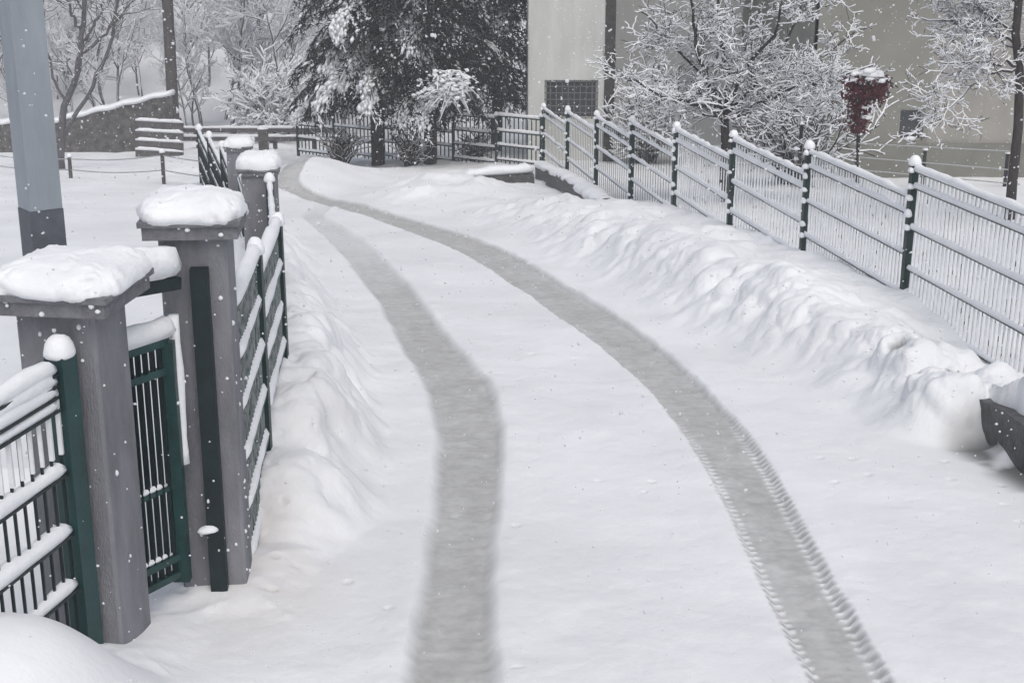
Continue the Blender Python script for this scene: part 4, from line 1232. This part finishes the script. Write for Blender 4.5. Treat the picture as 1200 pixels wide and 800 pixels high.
# conifers ---------------------------------------------------------------
def conifer(foot, H, Rm, low, label, seed, nb=200, droop=1.0, snowp=0.6, nm='needle', spray=11, heavy=1.0):
    rr = random.Random(seed)
    rs = np.random.RandomState(seed)
    foot = np.array(foot, float)
    t = thing('conifer', foot, label, 'tree', 'conifers behind the bend')
    tk = MB()
    zz = np.linspace(-0.3, H * 0.97, 10)
    tk.tube(np.stack([foot[0] + 0.04 * np.sin(zz), foot[1] + 0 * zz, foot[2] + zz], 1), np.linspace(0.16, 0.03, 10), 9)
    trunk = tk.build('trunk', M['bark'], t, smooth=True)
    fo, sn, wd = MB(), MB(), MB()
    quads, wquads, blobs = [], [], []
    def blob(P, side, n, r):
        if n <= 0: return
        k = rs.randint(0, len(P) - 1, n); f = rs.rand(n, 1)
        q = P[k] + (P[k + 1] - P[k]) * f + rs.normal(0, side * 0.5, (n, 3)) * [1, 1, 0.5]
        q[:, 2] += 0.03
        dd = P[k + 1] - P[k]; dd = dd / (np.linalg.norm(dd, axis=1)[:, None] + 1e-9)
        blobs.append((q, dd, r * rs.uniform(0.5, 1.5, n)))
    for b in range(nb):
        u = (b + rr.random()) / nb
        z = low + (H - low) * (1 - (1 - u) ** 1.25) * 0.98
        frac = (z - low) / (H - low)
        L = Rm * (1 - frac) ** 0.75 * rr.uniform(0.72, 1.12) + 0.15
        if z < low + 0.5: L *= 0.8
        a = b * 2.399 + rr.gauss(0, 0.3)
        o = np.array([math.cos(a), math.sin(a), 0])
        # spine: out, then hanging
        s = np.linspace(0, 1, 9)
        rise = 0.16 * L * rr.uniform(0.2, 1.3)
        sag = min(droop * L * rr.uniform(0.45, 0.85), z + rise - rr.uniform(0.75, 1.2))
        P = foot + np.array([0, 0, z]) + o * (L * np.sin(s * 1.35) / math.sin(1.35))[:, None]
        P[:, 2] += rise * s - sag * s ** 2
        side = np.array([-o[1], o[0], 0])
        P += side * (rr.gauss(0, 0.10) * L * s ** 2)[:, None]
        wd.tube(P, np.linspace(0.022, 0.005, 9), 4, 1, False)
        snowy = rr.random() < snowp
        sb = rr.uniform(0.7, 1.3) if snowy else 0.03
        blob(P[1:], 0.17, int(120 * sb * heavy * L), 0.036 * heavy)
        # hanging branchlets both sides
        for k in range(spray):
            t_ = 0.15 + 0.85 * (k + rr.random()) / spray
            i = min(int(t_ * 8), 7)
            p = P[i] + (P[i + 1] - P[i]) * (t_ * 8 - i)
            dd = P[i + 1] - P[i]; dd /= np.linalg.norm(dd)
            sg = 1 if k % 2 else -1
            l = (0.26 + 0.30 * (1 - t_)) * rr.uniform(0.6, 1.2) * min(1, L / 1.2 + 0.3)
            d0 = dd * 0.75 + side * sg * 0.8 + np.array([0, 0, -0.25 * droop])
            d0 /= np.linalg.norm(d0)
            ss = np.linspace(0, 1, 5)
            B = p + d0 * (l * ss)[:, None]
            B[:, 2] -= droop * 0.5 * l * ss ** 2
            blob(B, 0.03, int(rr.random() * 12 * sb * heavy), 0.022 * heavy)
            # needle tufts: small dark blades round the branchlet
            m = 26
            tt = rs.rand(m)
            q = p + d0 * (l * tt)[:, None]
            q[:, 2] -= droop * 0.5 * l * tt ** 2
            v = d0 * 0.8 + rs.normal(0, 0.6, (m, 3)) + np.array([0, 0, -0.35 * droop])
            v /= np.linalg.norm(v, axis=1)[:, None]
            w2 = np.cross(v, rs.normal(0, 1, (m, 3))); w2 /= np.linalg.norm(w2, axis=1)[:, None] + 1e-6
            ln = rs.uniform(0.06, 0.16, (m, 1)); wi = rs.uniform(0.009, 0.020, (m, 1))
            qd = np.stack([q - w2 * wi * 0.6, q + w2 * wi * 0.6, q + v * ln * 0.6 + w2 * wi, q + v * ln], 1)
            wh = rs.rand(m) < 0.34 * sb
            quads.append(qd[~wh]); wquads.append(qd[wh] + [0, 0, 0.015])
    Vq = np.concatenate(quads).reshape(-1, 3)
    fo.add(Vq, np.arange(len(Vq)).reshape(-1, 4))
    q, dd, r = (np.concatenate([x[i] for x in blobs]) for i in range(3))
    sd = np.cross(dd, [0, 0, 1.0]); sd /= np.linalg.norm(sd, axis=1)[:, None] + 1e-9
    up = np.cross(sd, dd)
    st = rs.uniform(1.2, 2.6, (len(q), 1)); r = r[:, None]
    oc = np.stack([q + dd * r * st, q + sd * r, q - dd * r * st, q - sd * r, q + up * r * 0.7, q - up * r * 0.3], 1)
    tri = np.array([(0, 1, 4), (1, 2, 4), (2, 3, 4), (3, 0, 4), (1, 0, 5), (2, 1, 5), (3, 2, 5), (0, 3, 5)])
    sn.add(oc.reshape(-1, 3), None, (tri[None] + (np.arange(len(q)) * 6)[:, None, None]).reshape(-1, 3))
    Vw = np.concatenate(wquads).reshape(-1, 3)
    sn.add(Vw, np.arange(len(Vw)).reshape(-1, 4))
    wd.build('branches', M['bark'], trunk)
    c = fo.build('crown', M[nm], t)
    sn.build('snow_cover', M['snow'], c, smooth=True)
    return t
p = G(440, 199); conifer((p[0], p[1] + 0.6, gz(p[1] + .6)), 8.5, 2.05, 1.5, 'nearest drooping conifer with broad white streaks of snow, its trunk at the bend', 31, 260, 0.85, 0.24, 'needle', 12, 1.15)
p = G(500, 203); mid_conifer = conifer((p[0], p[1] + 1.2, gz(p[1] + 1.2)), 9.0, 1.9, 1.6, 'middle dark conifer with slender trunk, one bough a star of snow', 32, 240, 0.8, 0.15, 'needle2', 12, 0.8)
p = G(585, 190); conifer((p[0] - 0.1, p[1] + 2.2, gz(p[1] + 2.2)), 9.5, 1.6, 1.4, 'darkest conifer close against the cream house, only flecked with snow', 33, 240, 0.9, 0.10, 'needle2', 12, 0.7)

def snowy_bough(t):
    """the bough end of the middle conifer that points at the lane, weighed down by snow"""
    rr = random.Random(17)
    Y = t.location[1] - 1.75
    hub = at(522, 98, Y)
    root = np.array([t.location[0], t.location[1], hub[2] + 0.25])
    wd, sn = MB(), MB()
    wd.tube(np.linspace(root, hub, 6), np.linspace(0.035, 0.015, 6), 6)
    for k in range(230):
        a = rr.uniform(0, 2 * math.pi); e = rr.uniform(-1.0, 0.9)
        L = 0.10 + 0.48 * rr.random() ** 1.5
        d = np.array([math.cos(a) * math.cos(e), math.sin(a) * math.cos(e), math.sin(e)])
        q = np.linspace(0, 1, 6)
        P = hub + np.array([rr.gauss(0.05, .14), rr.gauss(0, .12), rr.gauss(-0.05, .11)]) + d * (L * q)[:, None]
        P[:, 2] -= 0.45 * L * q ** 2 * rr.uniform(0.5, 1.4)
        wd.tube(P, np.linspace(0.009, 0.004, 6), 4, 1, False)
        if rr.random() < 0.8:
            Q = P.copy(); Q[:, 2] += 0.012
            sn.tube(Q, np.array([0.9, 1.2, 1.0, 0.9, 0.7, 0.3]) * rr.uniform(0.010, 0.022), 5, 0.9, False)
    for k in range(260):
        r = rr.uniform(0.02, 0.06)
        sn.pillow(hub + [rr.gauss(0.06, .25), rr.gauss(-.05, .15), rr.gauss(-0.08, .17)], r * 1.4, r, r * 0.8, rr.uniform(0, 3), 0.9, 0.9, 9, 6, 0.3, k, 0.6)
    o = wd.build('snowy_bough', M['bark'], t)
    sn.build('snow_load', M['snow'], o, smooth=True)['kind'] = 'stuff'
snowy_bough(mid_conifer)

def red_shrub():
    rr = random.Random(3)
    rs = np.random.RandomState(3)
    Y = 19.6
    foot = np.array([at(1004, 232, Y)[0], Y, gz(Y)])
    t = thing('red_shrub', foot, 'small weeping shrub with dark red leaves under a cap of snow', 'shrub')
    out = []
    for pts, r in [([(1006, 225), (1004, 175), (1003, 130), (1008, 95)], .018), ([(1006, 150), (1010, 110), (1025, 88), (1046, 98), (1053, 103)], .018), ([(1008, 95), (1020, 85), (1035, 92), (1040, 110)], .016),
                   ([(1008, 100), (1002, 90), (996, 108), (994, 140)], .014), ([(1008, 98), (1016, 92), (1018, 110), (1014, 150)], .014)]:
        K = np.array([at(a, b_, Y) for a, b_ in pts]); n = len(K)
        tt = np.linspace(0, n - 1, 10)
        P = np.stack([np.interp(tt, range(n), K[:, k]) for k in range(3)], 1)
        P[1:, 1] += np.linspace(0, rr.uniform(-.25, .25), 9)
        out.append((P, np.linspace(r, r * .5, 10), 0))
    tr = MB()
    for P, R, l in out: tr.tube(P, R, 6)
    tr.build('stem', M['bark'], t, smooth=True)
    lf, sn = MB(), MB()
    Vs = []
    CL = [(rr.uniform(998, 1036), 0) for _ in range(15)]
    CL = [(a, 92 + abs(a - 1014) * 0.35 + rr.uniform(-3, 20)) for a, _ in CL]
    for k in range(1900):
        w_ = rr.random()
        if w_ < 0.62:
            cl = CL[rr.randrange(len(CL))]; px, py = rr.gauss(cl[0], 5.5), rr.gauss(cl[1], 4.5)
        else:
            px, py = rr.gauss(1005, 6), rr.uniform(100, 155)
        if px > 1044: continue
        c = at(px, py, Y + rr.gauss(0, 0.2))
        v = rs.normal(0, 1, 3) + [0, 0, -0.8]; v /= np.linalg.norm(v)
        s = np.cross(v, rs.normal(0, 1, 3)); s /= np.linalg.norm(s)
        l = rr.uniform(0.03, 0.07)
        Vs.append([c - s * l * .3, c + v * l * .5 - s * l * .4, c + v * l, c + v * l * .5 + s * l * .4])
    Vs = np.array(Vs).reshape(-1, 3)
    lf.add(Vs, np.arange(len(Vs)).reshape(-1, 4))
    c = lf.build('leaves', M['redleaf'], t)
    for k in range(34):
        px = rr.uniform(994, 1040)
        py = 84 + abs(px - 1013) * 0.35 + rr.uniform(-4, 7) if rr.random() < 0.9 else rr.uniform(95, 140)
        if py > 105: px = rr.gauss(1006, 8)
        sn.pillow(at(px, py, Y + rr.gauss(-0.1, 0.18)), rr.uniform(.03, .10), rr.uniform(.03, .08), rr.uniform(.02, .05), rr.uniform(0, 3), 0.9, 0.9, 10, 7, 0.25, k, 0.5)
    sn.build('snow_cover', M['snow'], c, smooth=True)
red_shrub()

# undergrowth of dark snowy stems below the conifers
for px, py, hh, ww, lb, sd in ((398, 200, 0.85, 0.4, 'low dark thicket at the foot of the nearest conifer', 41), (478, 203, 0.8, 0.35, 'dark twiggy bush between two conifer trunks', 42), (556, 196, 0.75, 0.5, 'dark bush dusted white before the green mesh fence', 43)):
    q = G(px, py); shrub('snowy_shrub', (q[0], q[1] + 0.4, gz(q[1] + .4)), hh, ww, lb, sd, 26, 'bark', 0.35, 'snow', 1)

# garden wires behind the right fence
def garden_wires():
    Y = 24.2
    t = thing('wire_fence', (*at(1000, 215, Y)[:2], gz(Y)), 'thin horizontal wires on dark posts in front of the olive house', 'fence')
    for px, y0, y1 in ((940, 146, 205), (1007, 158, 205), (1085, 176, 235), (1182, 180, 245)):
        p = at(px, y0, Y)
        m = MB(); m.bar((p[0], Y + .04, gz(Y) - 0.2), (p[0], Y + .04, p[2]), 0.05, 0.05); o = m.build('post', M['black'], t)
        s = MB(); s.pillow((p[0], Y + .04, p[2]), 0.05, 0.05, 0.05, 0, 0.9, 0.9, 12, 8, 0.1, 4, 0.3); s.build('snow_cap', M['snow'], o, smooth=True)
    for a, b_ in (((905, 163), (1195, 178)), ((905, 176), (1195, 200)), ((905, 190), (1195, 216))):
        m = MB(); m.tube(np.linspace(at(*a, Y), at(*b_, Y), 12), 0.012, 5); m.build('wire', M['wire'], t)
garden_wires()

# ------------------------------------------------------------------ far wood on the slope: one mass
def woods():
    rr = random.Random(77)
    protos = []
    for k in range(5):
        out = []
        H = rr.uniform(3.5, 5)
        grow(rr, (0, 0, 0), (rr.gauss(0, .05), rr.gauss(0, .05), 1), H, 0.06, 0, out, 3, 0.7, 0.10, (14, 8, 5), 0.10, 0.42)
        w_, s_ = MB(), MB()
        for P, R, lev in out:
            if lev == 3: P, R = P[::2], R[::2]
            R = np.maximum(R, 0.007)
            w_.tube(P, R, 4 if lev < 2 else 3, 1, False)
            Q = P.copy(); Q[:, 2] += R
            s_.tube(Q, R * 0.8 + 0.013, 3, 0.9, False)
        protos.append((np.concatenate(w_.v), np.concatenate(w_.q), np.concatenate(s_.v), np.concatenate(s_.q)))
    W, S = MB(), MB()
    spots = []
    for k in range(900):
        Y = rr.uniform(41.5, 68)
        px = rr.uniform(-260, 470) if rr.random() < 0.8 else rr.uniform(470, 1350)
        x = (px - 600) / FPX * Y * 1.0
        if Y < 43 and px > 60 and px < 330 and rr.random() < 0.5: continue
        if px > 590 and Y < 49: continue
        if any((x - a) ** 2 + (Y - b_) ** 2 < 0.9 for a, b_ in spots): continue
        spots.append((x, Y))
        if len(spots) >= 170: break
    for x, Y in spots:
        wv, wq, sv, sq = protos[rr.randrange(5)]
        a = rr.uniform(0, 6.28); sc = rr.uniform(0.55, 1.15)
        ca, sa = math.cos(a) * sc, math.sin(a) * sc
        rot = lambda v: np.stack([v[:, 0] * ca - v[:, 1] * sa + x, v[:, 0] * sa + v[:, 1] * ca + Y, v[:, 2] * sc + gh(x, Y) - 0.1], 1)
        W.add(rot(wv), wq); S.add(rot(sv), sq)
    o = W.build('far_wood', M['barkfar'])
    tag(o, 'snow laden wood covering the slope behind the gardens', 'wood', kind='stuff')
    s = S.build('snow_cover', M['frost'], o)
woods()

# ------------------------------------------------------------------ falling snow
def snowfall():
    rs = np.random.RandomState(9)
    n = 14000
    Y = rs.uniform(2.6, 30, n) ** 1.0
    x = rs.uniform(-0.55, 0.55, n) * Y
    z = gz(Y) + rs.uniform(0.02, 1, n) * (HC + 0.6 - gz(Y))
    r = rs.uniform(0.0022, 0.0072, n) * np.where(rs.rand(n) < 0.15, 1.5, 1.0)
    r = r * np.clip((Y - 1.0) / 5.0, 0.35, 1.0)
    g = (1 + 5 ** 0.5) / 2
    base = np.array([(-1, g, 0), (1, g, 0), (-1, -g, 0), (1, -g, 0), (0, -1, g), (0, 1, g), (0, -1, -g), (0, 1, -g), (g, 0, -1), (g, 0, 1), (-g, 0, -1), (-g, 0, 1)]) / 1.9
    tri = np.array([(0, 11, 5), (0, 5, 1), (0, 1, 7), (0, 7, 10), (0, 10, 11), (1, 5, 9), (5, 11, 4), (11, 10, 2), (10, 7, 6), (7, 1, 8),
                    (3, 9, 4), (3, 4, 2), (3, 2, 6), (3, 6, 8), (3, 8, 9), (4, 9, 5), (2, 4, 11), (6, 2, 10), (8, 6, 7), (9, 8, 1)])
    V = base[None] * rs.uniform(0.75, 1.25, (n, 12, 1)) * r[:, None, None] * rs.uniform(0.7, 1.2, (n, 1, 3))
    V = V + np.stack([x, Y, z], 1)[:, None, :]
    T = tri[None] + (np.arange(n) * 12)[:, None, None]
    b = MB(); b.add(V.reshape(-1, 3), None, T.reshape(-1, 3))
    o = b.build('falling_snow', M['flake'], smooth=True)
    tag(o, 'snowflakes drifting down through the air', 'snowfall', kind='stuff')
snowfall()

# ------------------------------------------------------------------ snow haze in the air
HAZE = 0.0030
def haze():
    m = bpy.data.materials.new('haze')
    m.use_nodes = True
    t = m.node_tree
    for nd in list(t.nodes): t.nodes.remove(nd)
    o = t.nodes.new('ShaderNodeOutputMaterial')
    v = t.nodes.new('ShaderNodeVolumePrincipled')
    v.inputs['Color'].default_value = (0.93, 0.94, 0.96, 1)
    v.inputs['Density'].default_value = HAZE
    v.inputs['Anisotropy'].default_value = 0.2
    t.links.new(v.outputs[0], o.inputs['Volume'])
    b = MB()
    b.box((0, 50.5, 7.0), 330, 86, 17.0)
    h = b.build('haze', m)
    tag(h, 'pale haze of falling snow', 'haze', kind='stuff')
haze()
for o in bpy.data.objects:
    if '_o' in o: del o['_o']
